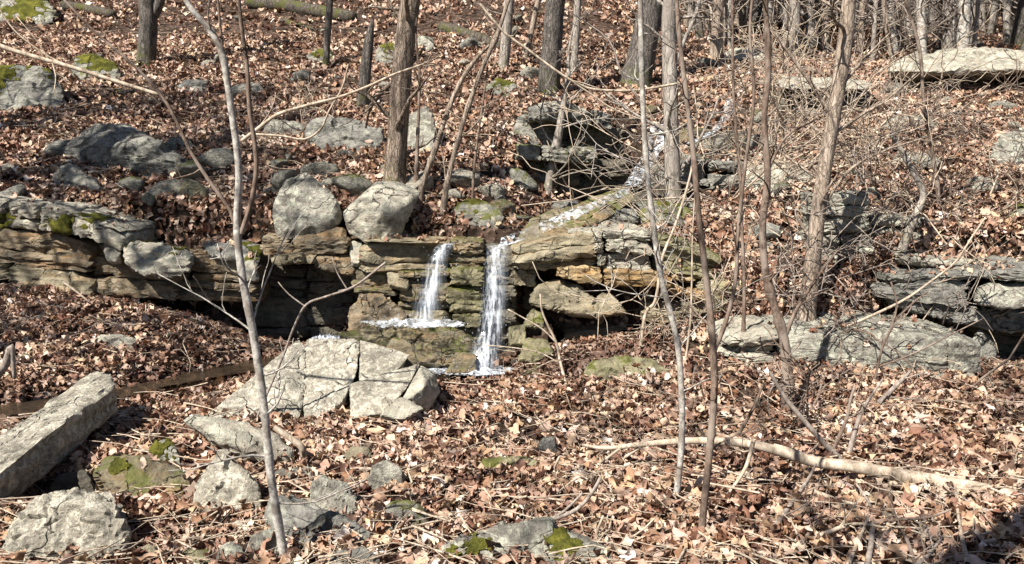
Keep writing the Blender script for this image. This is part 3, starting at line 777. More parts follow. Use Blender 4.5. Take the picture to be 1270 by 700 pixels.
B('low greenish brown boulder filmed with moss, between slab and whitish boulder', 'wet', [(112, 590), (125, 562), (165, 560), (225, 578), (246, 592), (240, 628), (190, 615), (130, 608)], D=0.45, Y=4.0, seed=109, sub=5, p=9, leafy=20, moss=((150, 580, 0.06),))
B('small moss topped rock in the leaf hollow under the thin slab', 'mossy', [(178, 580), (190, 548), (205, 546), (222, 558), (226, 578)], Y=4.35, seed=110, leafy=10, moss=((198, 552, 0.1),))
B('upright pale blotched stone with a pointed top beside the silver sapling', 'speck', [(238, 632), (250, 590), (268, 556), (282, 560), (300, 580), (322, 600), (325, 625), (290, 642)], D=0.35, Y=3.75, seed=111, sub=5, p=22, chips=3, leafy=3)
B('square grey stone standing on the wide rough boulder', 'grey', [(382, 640), (384, 600), (400, 590), (432, 600), (444, 620), (430, 652), (400, 650)], D=0.3, Y=3.72, seed=112, sub=5, p=26, leafy=4)
B('wide rough grey boulder half sunk in leaves behind the silver sapling', 'dullgrey', [(318, 640), (335, 610), (375, 625), (430, 640), (470, 660), (465, 688), (400, 692), (350, 665)], D=0.45, Y=3.5, seed=113, sub=5, p=10, amp=0.08, leafy=20)
B('small squarish grey rock with a dark side, alone amid leaves', 'grey', [(452, 605), (458, 578), (480, 570), (505, 585), (503, 606), (475, 616)], Y=4.05, seed=114, leafy=4)
B('low rounded rock with mossy top just below the squarish rock', 'mossy', [(470, 640), (480, 622), (515, 620), (536, 634), (530, 652), (495, 656)], Y=3.7, seed=115, leafy=8, p=8)
B('flat round pebble grey stone at the bottom edge', 'grey', [(264, 695), (270, 676), (285, 668), (303, 676), (305, 698), (285, 708)], Y=3.12, seed=116, p=7, leafy=0, name='stone', cat='stone')
B('pinkish rounded stone just above the flat round stone', 'pale', [(280, 664), (284, 648), (297, 643), (306, 652), (305, 666)], Y=3.42, seed=117, p=7, leafy=0, name='stone', cat='stone')
B('wedge of tan stone next to the whitish corner boulder', 'tan', [(158, 700), (166, 682), (188, 672), (198, 685), (180, 702)], Y=3.2, seed=118, leafy=0, name='stone', cat='stone')
B('small white stone chip in the leaves near the upright blotched stone', 'pale', [(240, 650), (246, 634), (258, 636), (262, 648)], Y=3.65, seed=119, sub=3, leafy=0, name='stone', cat='stone')
B('flat rock plate buried in leaves at the middle of the clearing', 'green', [(585, 578), (600, 568), (650, 566), (680, 574), (676, 588), (620, 588)], D=0.3, Y=4.2, seed=120, leafy=25, name='rock_slab', cat='rock slab')
B('thin rock sliver poking out below the buried rock plate', 'dullgrey', [(548, 606), (560, 597), (615, 599), (620, 606), (580, 610)], D=0.2, Y=3.95, seed=121, leafy=20, sub=3, name='rock_slab', cat='rock slab')
B('small ribbed stone above the buried rock plate', 'dullgrey', [(664, 556), (672, 543), (690, 541), (692, 554)], Y=4.5, seed=122, sub=3, leafy=4, name='stone', cat='stone')
B('mossy sloping slab at the bottom edge, gnarled roots along it', 'grey', [(520, 700), (560, 672), (620, 648), (690, 640), (700, 655), (640, 690), (600, 712)], D=0.35, Y=3.2, seed=123, sub=5, leafy=6, moss=((590, 680, 0.06), (560, 690, 0.05)), name='rock_slab', cat='rock slab')
B('low rock with a bright yellow green moss cushion at the bottom edge', 'grey', [(650, 690), (670, 664), (700, 656), (728, 664), (770, 690), (760, 715), (680, 715)], D=0.35, Y=3.15, seed=124, sub=5, leafy=6, moss=((692, 668, 0.09), (715, 676, 0.05)))
B('pale green tinged rock by the leaf mound right of the falls', 'green', [(715, 468), (735, 448), (770, 442), (815, 446), (835, 462), (800, 476)], D=0.5, Y=6.4, seed=125, sub=5, leafy=12, strata=0.01)
B('flat pale stone plate on the sunny leaf bank below the left ledge', 'pale', [(112, 428), (118, 416), (145, 414), (168, 420), (164, 435), (135, 437)], D=0.3, Y=6.75, seed=126, leafy=0, name='stone', cat='stone')
B('broken grey block leaning on the wide rough boulder', 'grey', [(300, 690), (312, 662), (338, 655), (352, 676), (340, 700)], Y=3.25, seed=191, p=60, leafy=4)
B('sharp tan shard between the squarish rock and cracked boulder', 'tan', [(418, 572), (436, 552), (462, 556), (456, 576)], Y=4.4, seed=192, sub=3, leafy=2, name='stone', cat='stone')
B('flat speckled plate behind the upright blotched stone', 'grey', [(330, 598), (345, 582), (392, 580), (402, 596), (360, 606)], D=0.3, Y=4.05, seed=193, p=60, leafy=5, name='rock_slab', cat='rock slab')
B('half sunk grey rock at the bottom edge right of the silver sapling', 'dullgrey', [(400, 708), (415, 684), (448, 678), (474, 692), (470, 712)], Y=3.1, seed=194, p=40, leafy=8)
B('greenish rock plate at the bottom edge left of the silver sapling', 'green', [(205, 706), (222, 684), (262, 680), (262, 704)], Y=3.1, seed=195, p=50, leafy=8)
# in the leaves above the left ledge
B('big flat topped grey boulder with a slanting dark crack, above the left ledge', 'dullgrey', [(72, 185), (90, 168), (115, 150), (165, 158), (205, 178), (235, 200), (228, 218), (195, 222), (150, 212), (105, 210), (80, 200)], D=1.1, seed=131, sub=6, p=24, cracks=0.03, leafy=3, strata=0.01, extra=[(150, 185, 0.12)])
B('rounded dark grey boulder below the big flat topped one', 'dullgrey', [(58, 235), (65, 208), (85, 200), (110, 215), (130, 232), (115, 248), (80, 252)], D=0.5, seed=132, sub=5, p=10, leafy=2)
B('small round rock under the corner of the flat topped boulder', 'green', [(212, 245), (216, 226), (240, 219), (262, 232), (258, 255), (230, 256)], D=0.4, seed=133, p=7, leafy=4)
B('large dark boulder with a moss cap at the left frame edge', 'dullgrey', [(-60, 130), (-50, 90), (0, 76), (40, 80), (75, 96), (86, 118), (70, 136), (30, 142), (-20, 140)], D=1.2, seed=134, sub=6, p=20, leafy=2, moss=((10, 80, 0.35), (50, 86, 0.25), (68, 98, 0.2)))
B('moss covered boulder in the top left corner', 'mossy', [(-40, 22), (-30, -10), (20, -20), (60, -8), (72, 15), (60, 28), (10, 28)], D=1.3, seed=135, sub=5, leafy=2, moss=((30, 12, 0.5),))
B('low rock with a thick golden moss cap between the corner boulders', 'mossy', [(84, 96), (92, 70), (120, 66), (148, 82), (154, 98), (120, 104)], D=0.7, seed=136, leafy=2, moss=((108, 72, 0.4), (130, 78, 0.25)))
B('pale flat lichen boulder right of the silver sapling, on the ledge', 'grey', [(337, 262), (350, 225), (380, 214), (412, 240), (425, 262), (400, 275), (350, 286), (340, 280)], D=0.7, Y=7.85, seed=137, sub=5, p=60, chips=2, facet_amp=0.04, amp=0.02, leafy=2)
B('angular tan boulder perched on the ledge left of the first fall', 'pale', [(425, 262), (450, 245), (466, 226), (495, 224), (522, 238), (515, 255), (492, 288), (455, 290), (430, 276)], D=0.8, Y=7.75, extra=[(466, 240, 0.1), (480, 262, -0.1)], seed=138, sub=6, p=70, chips=1, facet_amp=0.03, amp=0.01, fine=0.01, leafy=0)
B('small flat rock left of the long shaded boulder', 'grey', [(322, 168), (330, 150), (355, 146), (382, 156), (378, 172), (345, 174)], D=0.6, seed=139, leafy=6)
B('long shaded boulder with a dark right end, left of the shaggy trunk', 'dullgrey', [(374, 168), (385, 148), (430, 145), (475, 158), (482, 180), (450, 192), (400, 186)], D=0.8, seed=140, sub=5, leafy=3)
B('grey upright rock directly behind the shaggy trunk base', 'grey', [(500, 190), (505, 140), (530, 130), (540, 150), (542, 192)], D=0.5, seed=141, leafy=0)
B('flat grey slab tucked under the perched angular boulder', 'brown', [(385, 290), (400, 278), (430, 282), (432, 298), (400, 302)], D=0.4, Y=7.8, seed=142, leafy=0, sub=3, name='stone', cat='stone')
B('mossy low rock above the gap between the two falls', 'mossy', [(555, 268), (565, 250), (600, 248), (628, 262), (625, 280), (580, 278)], D=0.5, Y=8.1, seed=143, leafy=10, moss=((585, 252, 0.25),))
for i, (lab, mat, ol, D) in enumerate([
    ('half buried grey rock on the leafy slope below the thin dark trunk', 'dullgrey', [(215, 108), (225, 98), (258, 99), (262, 112), (235, 117)], .5),
    ('pale stone beside the silver sapling high on the slope', 'grey', [(300, 112), (306, 102), (325, 104), (328, 118), (308, 122)], .4),
    ('mossy hump of rock at the foot of the thin dark trunk', 'mossy', [(378, 70), (388, 60), (412, 62), (420, 78), (395, 82)], .6),
    ('dark mossy rock beside the broken snag', 'mossy', [(462, 82), (468, 55), (488, 52), (498, 70), (490, 85)], .7),
    ('pair of pale blocks half hidden behind the shaggy trunk', 'grey', [(510, 55), (520, 44), (538, 46), (540, 60), (520, 64)], .5),
    ('small mossy rock left of the dark furrowed trunk', 'mossy', [(600, 110), (612, 98), (640, 102), (645, 118), (618, 122)], .5),
    ('moss blanketed rock at the left rim of the gully', 'mossy', [(632, 165), (640, 144), (662, 140), (690, 158), (685, 180), (650, 182)], .6),
    ('flat pale capstone at the top of the gully', 'grey', [(658, 140), (668, 128), (700, 126), (718, 134), (712, 146), (680, 146)], .6),
    ('broad dark flat rock spanning the gully head', 'dullgrey', [(680, 170), (690, 146), (740, 143), (755, 158), (740, 176), (705, 180)], .7),
    ('pale broken block lying tilted in the gully', 'pale', [(728, 170), (748, 158), (768, 172), (780, 190), (765, 196), (745, 184)], .35),
    ('wet mossy block at the right wall of the gully', 'mossy', [(742, 200), (752, 186), (775, 190), (778, 206), (758, 212)], .35),
    ('squat boulder by the small trickle in the gully', 'dullgrey', [(724, 232), (728, 212), (748, 208), (758, 224), (750, 236)], .4),
    ('long flat ledge stone in the middle of the gully', 'grey', [(690, 196), (700, 184), (740, 184), (742, 198), (710, 202)], .5),
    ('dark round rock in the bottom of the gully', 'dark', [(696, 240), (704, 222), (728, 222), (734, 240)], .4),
    ('grey rock sheltering the upper cascade, behind the mossy pale trunk', 'dullgrey', [(785, 215), (800, 200), (850, 205), (868, 225), (840, 240), (800, 238)], .6),
    ('dark mossy bank rock at the foot of the pale trunk', 'mossy', [(785, 268), (800, 250), (850, 252), (872, 270), (850, 282), (800, 280)], .6),
    ('squarish green stained rock right below the slanting cascade', 'green', [(702, 282), (715, 264), (770, 264), (790, 280), (770, 290), (720, 290)], .5),
    ('low dark mossy rock left of the gully mouth', 'mossy', [(640, 215), (655, 195), (690, 198), (700, 215), (670, 225)], .6)]):
    B(lab, mat, ol, D=D, seed=150 + i, sub=4, leafy=6, moss=((sum(q[0] for q in ol) / len(ol), min(q[1] for q in ol) + 4, 0.2),) if mat == 'mossy' else ())
rngg = np.random.default_rng(88)
gproto = []
for k in range(5):
    pts = rngg.normal(size=(12, 3)) * [1, .8, .55]
    pts /= np.linalg.norm(pts / [1, .8, .55], axis=1)[:, None]
    V, F = rock_geo(pts, sub=4, p=30, chips=4, amp=0.05, seed=340 + k)
    gproto.append(mk_mesh('stone', V, F, M[('mossy', 'dark', 'wet', 'dark', 'dullgrey')[k]]))
for i in range(90):
    t = rngg.uniform(0, len(GULLY) - 1); k = min(int(t), len(GULLY) - 2)
    q = GULLY[k] + (GULLY[k + 1] - GULLY[k]) * (t - k)
    x, y = q[0] + rngg.normal() * 0.55 - 0.15, q[1] + rngg.normal() * 0.3
    s = rngg.uniform(0.09, 0.36)
    o = obj('stone', gproto[i % 5])
    o.location = (x, y, H(x, y)[0] + s * 0.2)
    o.scale = (s * rngg.uniform(.9, 1.5), s, s * rngg.uniform(.7, 1.1))
    o.rotation_euler = (rngg.uniform(-.5, .5), rngg.uniform(-.5, .5), rngg.uniform(0, 6.3))
    tag(o, 'tumbled dark mossy stone among many along the brook gully', 'stone', 'tumbled stones of the gully')
# right bank
B('huge pale overhanging boulder at the top right', 'pale', [(1085, 92), (1105, 72), (1150, 64), (1210, 60), (1290, 64), (1340, 80), (1330, 100, .8), (1270, 99, .8), (1220, 106, .9), (1160, 107, .9), (1112, 103, .7)], D=2.4, Y=12.4, on_ground=False, sink=0.0, extra=[(1104, 88, 0.0), (1160, 92, -0.1), (1240, 87, -0.2), (1300, 84, -0.1)], seed=171, sub=6, p=14, chips=2, amp=0.04, leafy=0, cracks=0.02)
B('long thin pale lip of rock with a black gap under it', 'pale', [(958, 102), (975, 96), (1030, 97), (1085, 104), (1080, 112), (1020, 108), (965, 110)], D=1.4, Y=11.6, seed=172, sub=5, leafy=2, sink=0.0)
B('dark rock added as the shade under the thin pale lip', 'dark', [(960, 140), (962, 108), (1080, 110), (1085, 135), (1020, 142)], D=0.7, Y=12.3, seed=173, leafy=0)  # filler rock; the black gap's shade is put into its dark colour
B('sunlit pale slab high on the bank left of the thin lip', 'pale', [(895, 70), (905, 60), (940, 58), (965, 68), (950, 80), (905, 82)], D=1.2, seed=174, sub=4, leafy=2)
B('low pale slab with stepped front, right of the mossy pale trunk', 'pale', [(845, 215), (862, 200), (900, 198), (925, 206), (922, 232), (880, 238), (850, 232)], D=0.8, seed=175, sub=5, leafy=4, strata=0.02)
B('long low pale slab lying along the bank below the brush', 'pale', [(915, 212), (940, 204), (1000, 206), (1014, 216), (1005, 236), (950, 240), (920, 234)], D=0.8, seed=176, sub=5, leafy=5, strata=0.02)
B('grey pointed rock in the leaves right of the flaky tan tree', 'grey', [(1060, 248), (1068, 234), (1088, 232), (1098, 245), (1085, 254)], seed=177, leafy=3)
B('weathered grey boulder at the right frame edge', 'grey', [(1222, 195), (1235, 168), (1280, 155), (1340, 165), (1340, 205), (1270, 210)], D=0.9, seed=178, sub=5, leafy=4)
B('small mossy ledge rock near the right frame edge', 'mossy', [(1238, 272), (1245, 256), (1275, 252), (1310, 262), (1300, 276)], D=0.5, seed=179, leafy=8, moss=((1260, 258, 0.2),))
B('tiny overhanging stone with a black shadow, left of the flaky tan tree', 'pale', [(924, 296), (930, 282), (955, 277), (972, 285), (966, 296), (940, 300)], D=0.4, seed=180, leafy=0, sub=3)
B('grey slab half covered by leaves mid slope on the right bank', 'grey', [(1098, 205), (1112, 190), (1150, 188), (1165, 200), (1140, 210)], D=0.6, seed=181, leafy=20)
B('pale rock slab in the brush under the huge boulder', 'grey', [(1088, 160), (1100, 146), (1150, 142), (1170, 156), (1140, 168)], D=0.7, seed=182, leafy=14)

# loose stones half buried in the litter: nothing tells these apart
rngs = np.random.default_rng(77)
protos = []
for k in range(4):
    pts = rngs.normal(size=(14, 3)) * [1, .8, .5]
    pts /= np.linalg.norm(pts / [1, .8, .5], axis=1)[:, None]
    V, F = rock_geo(pts, sub=3, p=20, chips=2, amp=0.05, seed=300 + k)
    protos.append(mk_mesh('stone', V, F, M[('grey', 'mossy', 'dullgrey', 'speck')[k]]))
spots = []
while len(spots) < 190:
    u, v = rngs.uniform(0, 1270), rngs.choice([rngs.uniform(10, 280), rngs.uniform(470, 690)], p=[0.68, 0.32])
    h = hit(u, v)
    if v > 470 and (u < 250 and v < 560): continue
    spots.append(h)
for i, h in enumerate(spots):
    o = obj('stone', protos[i % 4])
    s = rngs.uniform(0.025, 0.055) if h[1] < 7 else 0.06 + 0.26 * rngs.random() ** 2
    o.scale = (s * rngs.uniform(.9, 1.5), s, s)
    o.rotation_euler = (rngs.uniform(-.4, .4), rngs.uniform(-.4, .4), rngs.uniform(0, 6.3))
    o.location = (h[0], h[1], h[2] + s * 0.25)
    tag(o, 'small loose stone half buried in the fallen leaves of the slope', 'stone', 'loose stones in the leaf litter')

# ------------------------------------------------------------------ wood: trunks, limbs, twigs
def spline(pts, rad, step):
    pts = np.asarray(pts, float); rad = np.asarray(rad, float)
    n = len(pts)
    E = np.vstack([2 * pts[0] - pts[1], pts, 2 * pts[-1] - pts[-2]])
    out, ro = [], []
    for i in range(n - 1):
        p0, p1, p2, p3 = E[i], E[i + 1], E[i + 2], E[i + 3]
        m = max(1, int(np.linalg.norm(p2 - p1) / step))
        t = (np.arange(m) / m)[:, None]
        out.append(0.5 * ((2 * p1) + (p2 - p0) * t + (2 * p0 - 5 * p1 + 4 * p2 - p3) * t ** 2 + (3 * p1 - p0 - 3 * p2 + p3) * t ** 3))
        ro.append(rad[i] + (rad[i + 1] - rad[i]) * t[:, 0])
    out.append(pts[-1:]); ro.append(rad[-1:])
    return np.vstack(out), np.concatenate(ro)

def tube(C, r, sides=8, ridge=0.0, rng=None, seed=0):
    """rings round the line C; returns V, quads"""
    T = np.gradient(C, axis=0)
    T /= np.linalg.norm(T, axis=1)[:, None] + 1e-9
    up = np.array([0.13, 1.0, 0.07]) if abs(T[0, 2]) > 0.6 else np.array([0.1, 0.05, 1.0])
    N1 = np.cross(T, up); N1 /= np.linalg.norm(N1, axis=1)[:, None] + 1e-9
    N2 = np.cross(T, N1)
    a = np.arange(sides) / sides * 2 * math.pi
    k = np.ones((len(C), sides))
    L = np.concatenate([[0], np.cumsum(np.linalg.norm(np.diff(C, axis=0), axis=1))])
    if ridge:
        q = np.stack([np.repeat(np.cos(a)[None] * 2.6, len(C), 0), np.repeat(np.sin(a)[None] * 2.6, len(C), 0), np.repeat(L[:, None] * 1.5, sides, 1)], -1).reshape(-1, 3) + seed * 7.1
        k = 1 + ridge * fbm(q, 3).reshape(len(C), sides)
    V = C[:, None] + (r[:, None] * k)[..., None] * (np.cos(a)[None, :, None] * N1[:, None] + np.sin(a)[None, :, None] * N2[:, None])
    V = V.reshape(-1, 3)
    i = np.arange(len(C) - 1)[:, None] * sides
    j = np.arange(sides)[None]
    jn = (j + 1) % sides
    F = np.stack([i + j, i + jn, i + sides + jn, i + sides + j], -1).reshape(-1, 4)
    # close the end
    e = len(V)
    V = np.vstack([V, C[-1:] + T[-1] * r[-1] * 0.5])
    b = (len(C) - 1) * sides
    Ft = np.stack([b + np.arange(sides), b + (np.arange(sides) + 1) % sides, np.full(sides, e)], -1)
    return V, F, Ft

class Wood:
    def __init__(s): s.V, s.Q, s.T, s.n = [], [], [], 0
    def add(s, pts, rad, step=0.1, sides=6, ridge=0.0, seed=0, wob=0.0, knots=0):
        C, r = spline(pts, rad, step)
        if knots:
            kr = np.random.default_rng(seed + 70)
            L = np.concatenate([[0], np.cumsum(np.linalg.norm(np.diff(C, axis=0), axis=1))])
            for _ in range(knots):
                r = r * (1 + kr.uniform(0.05, 0.28) * np.exp(-((L - kr.uniform(0, L[-1])) / (r.mean() * kr.uniform(0.9, 2.2))) ** 2))
        if wob:
            q = C * 2.3 + seed * 3.3
            w = np.stack([perlin(q), perlin(q + 31), 0.6 * perlin(q + 57)], -1)
            C = C + wob * w * np.clip(np.arange(len(C)) / 3, 0, 1)[:, None]
        V, Q, T = tube(C, r, sides, ridge, seed=seed)
        s.V.append(V); s.Q.append(Q + s.n); s.T.append(T + s.n); s.n += len(V)
        return C, r
    def mesh(s, name, mat, base):
        return mk_mesh(name, np.concatenate(s.V) - base, [np.concatenate(s.Q), np.concatenate(s.T)], mat)

def sprout(rng, w, start, d, L, r, depth, droop=0.0, sides=4, kids=4, bend=0.35, upw=0.25, minr=0.0012):
    """a limb that wanders, with limbs of its own"""
    n = 5
    p = np.array(start, float); d = np.array(d, float); d /= np.linalg.norm(d)
    pts, dirs = [p], [d]
    for k in range(n):
        d = d + rng.normal(size=3) * bend * 0.5 + np.array([0, 0, upw - droop]) * 0.2
        d /= np.linalg.norm(d)
        p = p + d * L / n
        pts.append(p); dirs.append(d)
    rad = np.linspace(r, max(r * 0.35, minr), n + 1)
    w.add(pts, rad, step=L / n / 1.6, sides=sides)
    if depth > 0:
        for k in range(kids):
            t = rng.uniform(0.25, 0.98)
            i = min(int(t * n), n - 1)
            q = pts[i] + (pts[i + 1] - pts[i]) * (t * n - i)
            dd = dirs[i] + rng.normal(size=3) * 0.75
            sprout(rng, w, q, dd, L * rng.uniform(0.35, 0.6), max(rad[i] * 0.55, minr), depth - 1, droop, max(3, sides - 1), kids, bend, upw, minr)

def crown_on(o, top, d, r, H_, rng, mat, base, n=9, w=None):
    """bare crown of limbs above the last point of a trunk"""
    w = w or Wood()
    p = np.array(top, float)
    pts, q, dd = [p], p, np.array(d, float)
    for k in range(6):
        dd = dd + rng.normal(size=3) * 0.10; dd[2] = abs(dd[2]) + 0.1; dd /= np.linalg.norm(dd)
        q = q + dd * H_ / 6; pts.append(q)
    rad = np.linspace(r, r * 0.2, 7)
    w.add(pts, rad, step=0.3, sides=8)
    for k in range(n):
        t = rng.uniform(0.1, 1.0)
        i = min(int(t * 6), 5)
        s = pts[i] + (pts[i + 1] - pts[i]) * (t * 6 - i)
        a = rng.uniform(0, 6.28)
        sprout(rng, w, s, (math.cos(a), math.sin(a), rng.uniform(0.2, 0.9)), H_ * rng.uniform(0.2, 0.42), rad[i] * 0.45, 2, kids=4, sides=5, minr=0.003)
    obj('crown', w.mesh('crown', mat, base), o)

def tree(name, label, cat, mat, line, wpx, Y=None, crown=3.0, sides=14, ridge=0.10, group=None, seed=1, limbs=(), flare=1.6, lean=0.0, dead=False, ncrown=9, wob=0.0, twigs=0, tl=1.0):
    """line: photo pixels from the base up; wpx: widths in pixels at those points"""
    rng = np.random.default_rng(seed)
    if Y is None: Y = hit(line[0][0], line[0][1])[1]
    pts, rad = [], []
    for k, q in enumerate(line):
        yy = Y + (q[2] if len(q) > 2 else 0) + lean * k
        w = P(q[0], q[1], yy)
        pts.append(w)
        wp = wpx[k] if k < len(wpx) else wpx[-1]
        rad.append(wp * 0.5 * yy / FPX)
    base = pts[0].copy()
    g = H(base[0], base[1])[0]
    base[2] = g
    pts = [np.array([pts[0][0], pts[0][1], g - 0.12])] + ([pts[0] + (pts[1] - pts[0]) * 0.12] if flare > 1 else []) + pts[1:]
    fl = flare if rad[0] < 0.14 else min(flare, 1.3)
    rad = [rad[0] * fl] + ([rad[0]] if flare > 1 else []) + rad[1:]
    o = empty(name, base, label, cat, group)
    w = Wood()
    Cl, rr = w.add(pts, rad, step=max(0.025, rad[0] * 0.4), sides=sides, ridge=ridge, seed=seed, wob=wob, knots=14 if cat == 'sapling' else 0)
    tw = None
    if twigs:
        tw = Wood()
        for k in range(twigs):
            i = rng.integers(len(Cl) // 6, len(Cl) - 2)
            a_ = rng.uniform(0, 6.28)
            sprout(rng, tw, Cl[i], (math.cos(a_), math.sin(a_) * 0.7, rng.uniform(0.0, 0.9)), rng.uniform(0.15, 0.55) * tl, max(rr[i] * 0.3, 0.0022), 1, kids=4, sides=5, minr=0.0013)
    obj('trunk', w.mesh('trunk', mat, base), o)
    if crown > 0:
        crown_on(o, pts[-1], (pts[-1] - pts[-2]) / np.linalg.norm(pts[-1] - pts[-2]), rad[-1], crown, rng, mat, base, ncrown, tw)
    for lm in limbs:
        lw = Wood()
        lp, lr = [], []
        for q in lm['line']:
            yy = Y + (q[2] if len(q) > 2 else 0)
            lp.append(P(q[0], q[1], yy)); 
        n = len(lp)
        lr = np.linspace(lm['w'][0], lm['w'][1], n) * 0.5 * Y / FPX
        C, r = lw.add(lp, lr, step=0.05, sides=7, ridge=0.06, seed=seed + 5)
        for k in range(lm.get('twigs', 0)):
            i = rng.integers(1, len(C) - 1)
            d = (C[i] - C[i - 1]); d /= np.linalg.norm(d)
            sprout(rng, lw, C[i], d + rng.normal(size=3) * 0.8, lm.get('tl', 0.4) * rng.uniform(.5, 1.2), max(r[i] * 0.5, 0.0015), 1, kids=3, minr=0.0012)
        obj('branch', lw.mesh('branch', lm.get('mat', mat), base), o)
    return o

T = tree
T('tree', 'shaggy brown barked tree standing on the ledge beside the perched angular boulder', 'tree', M['cedar'], [(489, 226), (492, 180), (496, 120), (502, 60), (511, -10)], [28, 26, 25, 24, 22], Y=8.75, sides=26, ridge=0.16, twigs=10, tl=1.8, seed=201, crown=4.5)
T('tree', 'dark thick trunk forking near the top edge, moss at its foot, upper left', 'tree', M['darkbark'], [(181, 80), (183, 50), (184, 20), (181, -12)], [23, 21, 21, 17], seed=202, crown=4, limbs=({'line': [(186, 25), (196, 8), (206, -30)], 'w': (13, 10)},), ridge=0.14)
T('tree', 'thin dark trunk with a mossy foot, right of the silver sapling', 'tree', M['darkbark'], [(404, 85), (406, 50), (410, -10)], [9, 8, 8], seed=203, crown=3)
T('snag', 'short broken dark snag with a jagged top, left of the shaggy trunk', 'dead tree', M['darkbark'], [(450, 135), (453, 90), (458, 50), (462, 26)], [17, 14, 11, 4], seed=204, crown=0, ridge=0.25)
T('tree', 'dark furrowed trunk, straight, left of the brook gully', 'tree', M['darkbark'], [(680, 118), (684, 60), (690, -10)], [27, 24, 23], seed=205, crown=4.5, sides=22, ridge=0.14)  # shade of neighbouring trees is put into its dark bark colour
T('tree', 'thickest dark trunk, leaning slightly right behind the mossy pale trunk', 'tree', M['darkbark'], [(788, 108), (798, 55), (812, -10)], [37, 32, 30], seed=206, crown=4.5, sides=22, ridge=0.14)
T('tree', 'straight pale trunk with moss on its lower part, beside the upper cascade', 'tree', M['greybark'], [(835, 250), (833, 180), (831, 100), (829, 40), (831, -10)], [20, 18, 18, 17, 16], Y=9.0, twigs=10, tl=1.8, seed=207, crown=3.5, limbs=({'line': [(833, 95), (845, 60), (862, 20), (870, -10)], 'w': (6, 4), 'twigs': 3},))
T('tree', 'leaning flaky tan tree rooted in the right ledge', 'tree', M['tanbark'], [(1000, 392), (1006, 345), (1014, 270), (1024, 200), (1036, 130), (1047, 60), (1054, -12)], [23, 20, 18, 17, 17, 18, 16], Y=7.05, twigs=10, tl=1.8, seed=208, crown=3.5, sides=20, ridge=0.12,
  limbs=({'line': [(1034, 150), (1010, 110), (985, 75), (960, 40)], 'w': (6, 3), 'twigs': 5, 'tl': .5}, {'line': [(1040, 110), (1075, 70), (1105, 40)], 'w': (5, 2), 'twigs': 5, 'tl': .5}, {'line': [(1018, 260), (1050, 215), (1090, 190), (1150, 170)], 'w': (5, 2), 'twigs': 6, 'tl': .5}))
T('tree', 'slim grey trunk behind the pair of crossing pale stems', 'tree', M['greybark'], [(624, 88), (628, 45), (632, -10)], [14, 13, 12], seed=209, crown=3)
T('tree', 'slim pale pinkish trunk leaning right, left of the furrowed trunk', 'tree', M['tanbark'], [(651, 75), (660, 35), (670, -10)], [8, 7, 7], seed=210, crown=2.5)
T('tree', 'slim dark trunk just right of the furrowed trunk', 'tree', M['greybark'], [(711, 95), (714, 50), (717, -10)], [10, 9, 9], seed=211, crown=3)
T('sapling', 'pale stem leaning right from the ledge edge, crossing its neighbour', 'sapling', M['tanbark'], [(548, 272), (556, 222), (575, 150), (598, 85), (616, 45), (634, -10)], [7, 6.5, 6, 5.5, 5, 4], Y=8.3, twigs=10, tl=1.8, seed=212, crown=1.5, sides=9, ncrown=5)
T('sapling', 'bent pale stem ending in a broken tip beside the leaning pale stem', 'sapling', M['tanbark'], [(521, 240), (538, 190), (548, 160), (566, 112), (587, 78), (607, 56)], [7, 6, 6, 5.5, 5, 3.5], Y=8.5, seed=213, crown=0, sides=9)
T('sapling', 'thin dark upright sapling close to the right of the shaggy trunk', 'sapling', M['brownbark'], [(516, 230), (518, 170), (520, 100), (516, 40), (518, -10)], [6, 4, 3, 2.5, 2], Y=8.7, seed=214, crown=1, sides=7, ncrown=4)
T('sapling', 'short leaning pale grey trunk at the left side of the gully', 'sapling', M['greybark'], [(679, 238), (686, 200), (694, 160), (703, 105)], [10, 9, 8, 6], twigs=10, tl=1.8, seed=215, crown=0.8, sides=10, ncrown=5)
T('sapling', 'slender brown sapling leaning in front of the cliff between the falls and trunk', 'sapling', M['brownbark'], [(586, 242), (590, 190), (600, 120), (606, 70)], [3, 3, 2.5, 1.5], Y=8.6, seed=216, crown=.5, sides=6, ncrown=3)

# saplings close to the camera
T('sapling', 'silver grey sapling with dark knots, standing nearest at left', 'sapling', M['silver'], [(357, 715), (347, 660), (336, 590), (327, 500), (315, 420), (300, 340), (294, 280), (296, 210), (286, 130), (276, 70), (262, 40), (238, 12), (215, -25)], [11, 11, 10.5, 10, 10, 9.5, 9, 8.5, 8, 8, 7.5, 6.5, 6], Y=3.1, twigs=9, seed=221, crown=2.2, sides=12, ridge=0.09, flare=1.1, ncrown=16,
  limbs=({'line': [(299, 290), (312, 250), (318, 200), (310, 140), (306, 80), (299, 30), (294, -30)], 'w': (7, 4.5), 'mat': M['brownbark']},
         {'line': [(297, 300), (286, 262), (262, 228), (236, 188), (208, 130), (170, 85), (120, 42), (70, -10)], 'w': (6, 2.5), 'mat': M['brownbark'], 'twigs': 4, 'tl': .25},
         {'line': [(276, 62), (272, 20), (268, -30)], 'w': (3.5, 2.5), 'mat': M['brownbark']}))
T('sapling', 'tall slim grey pole of a sapling right of the falls, knotted near its root', 'sapling', M['silver'], [(831, 655), (842, 590), (846, 520), (842, 440), (832, 390), (819, 340), (808, 260), (801, 190), (797, 120), (795, 50), (794, -20)], [10, 8, 8, 7.5, 7.5, 7, 7, 6.5, 6, 6, 5.5], Y=3.75, twigs=9, seed=222, crown=1.2, sides=10, ridge=0.05, flare=1.3, ncrown=4,
  limbs=({'line': [(797, 130), (770, 90), (755, 50), (700, 10)], 'w': (3, 1.5), 'mat': M['twig'], 'twigs': 3, 'tl': .25},))
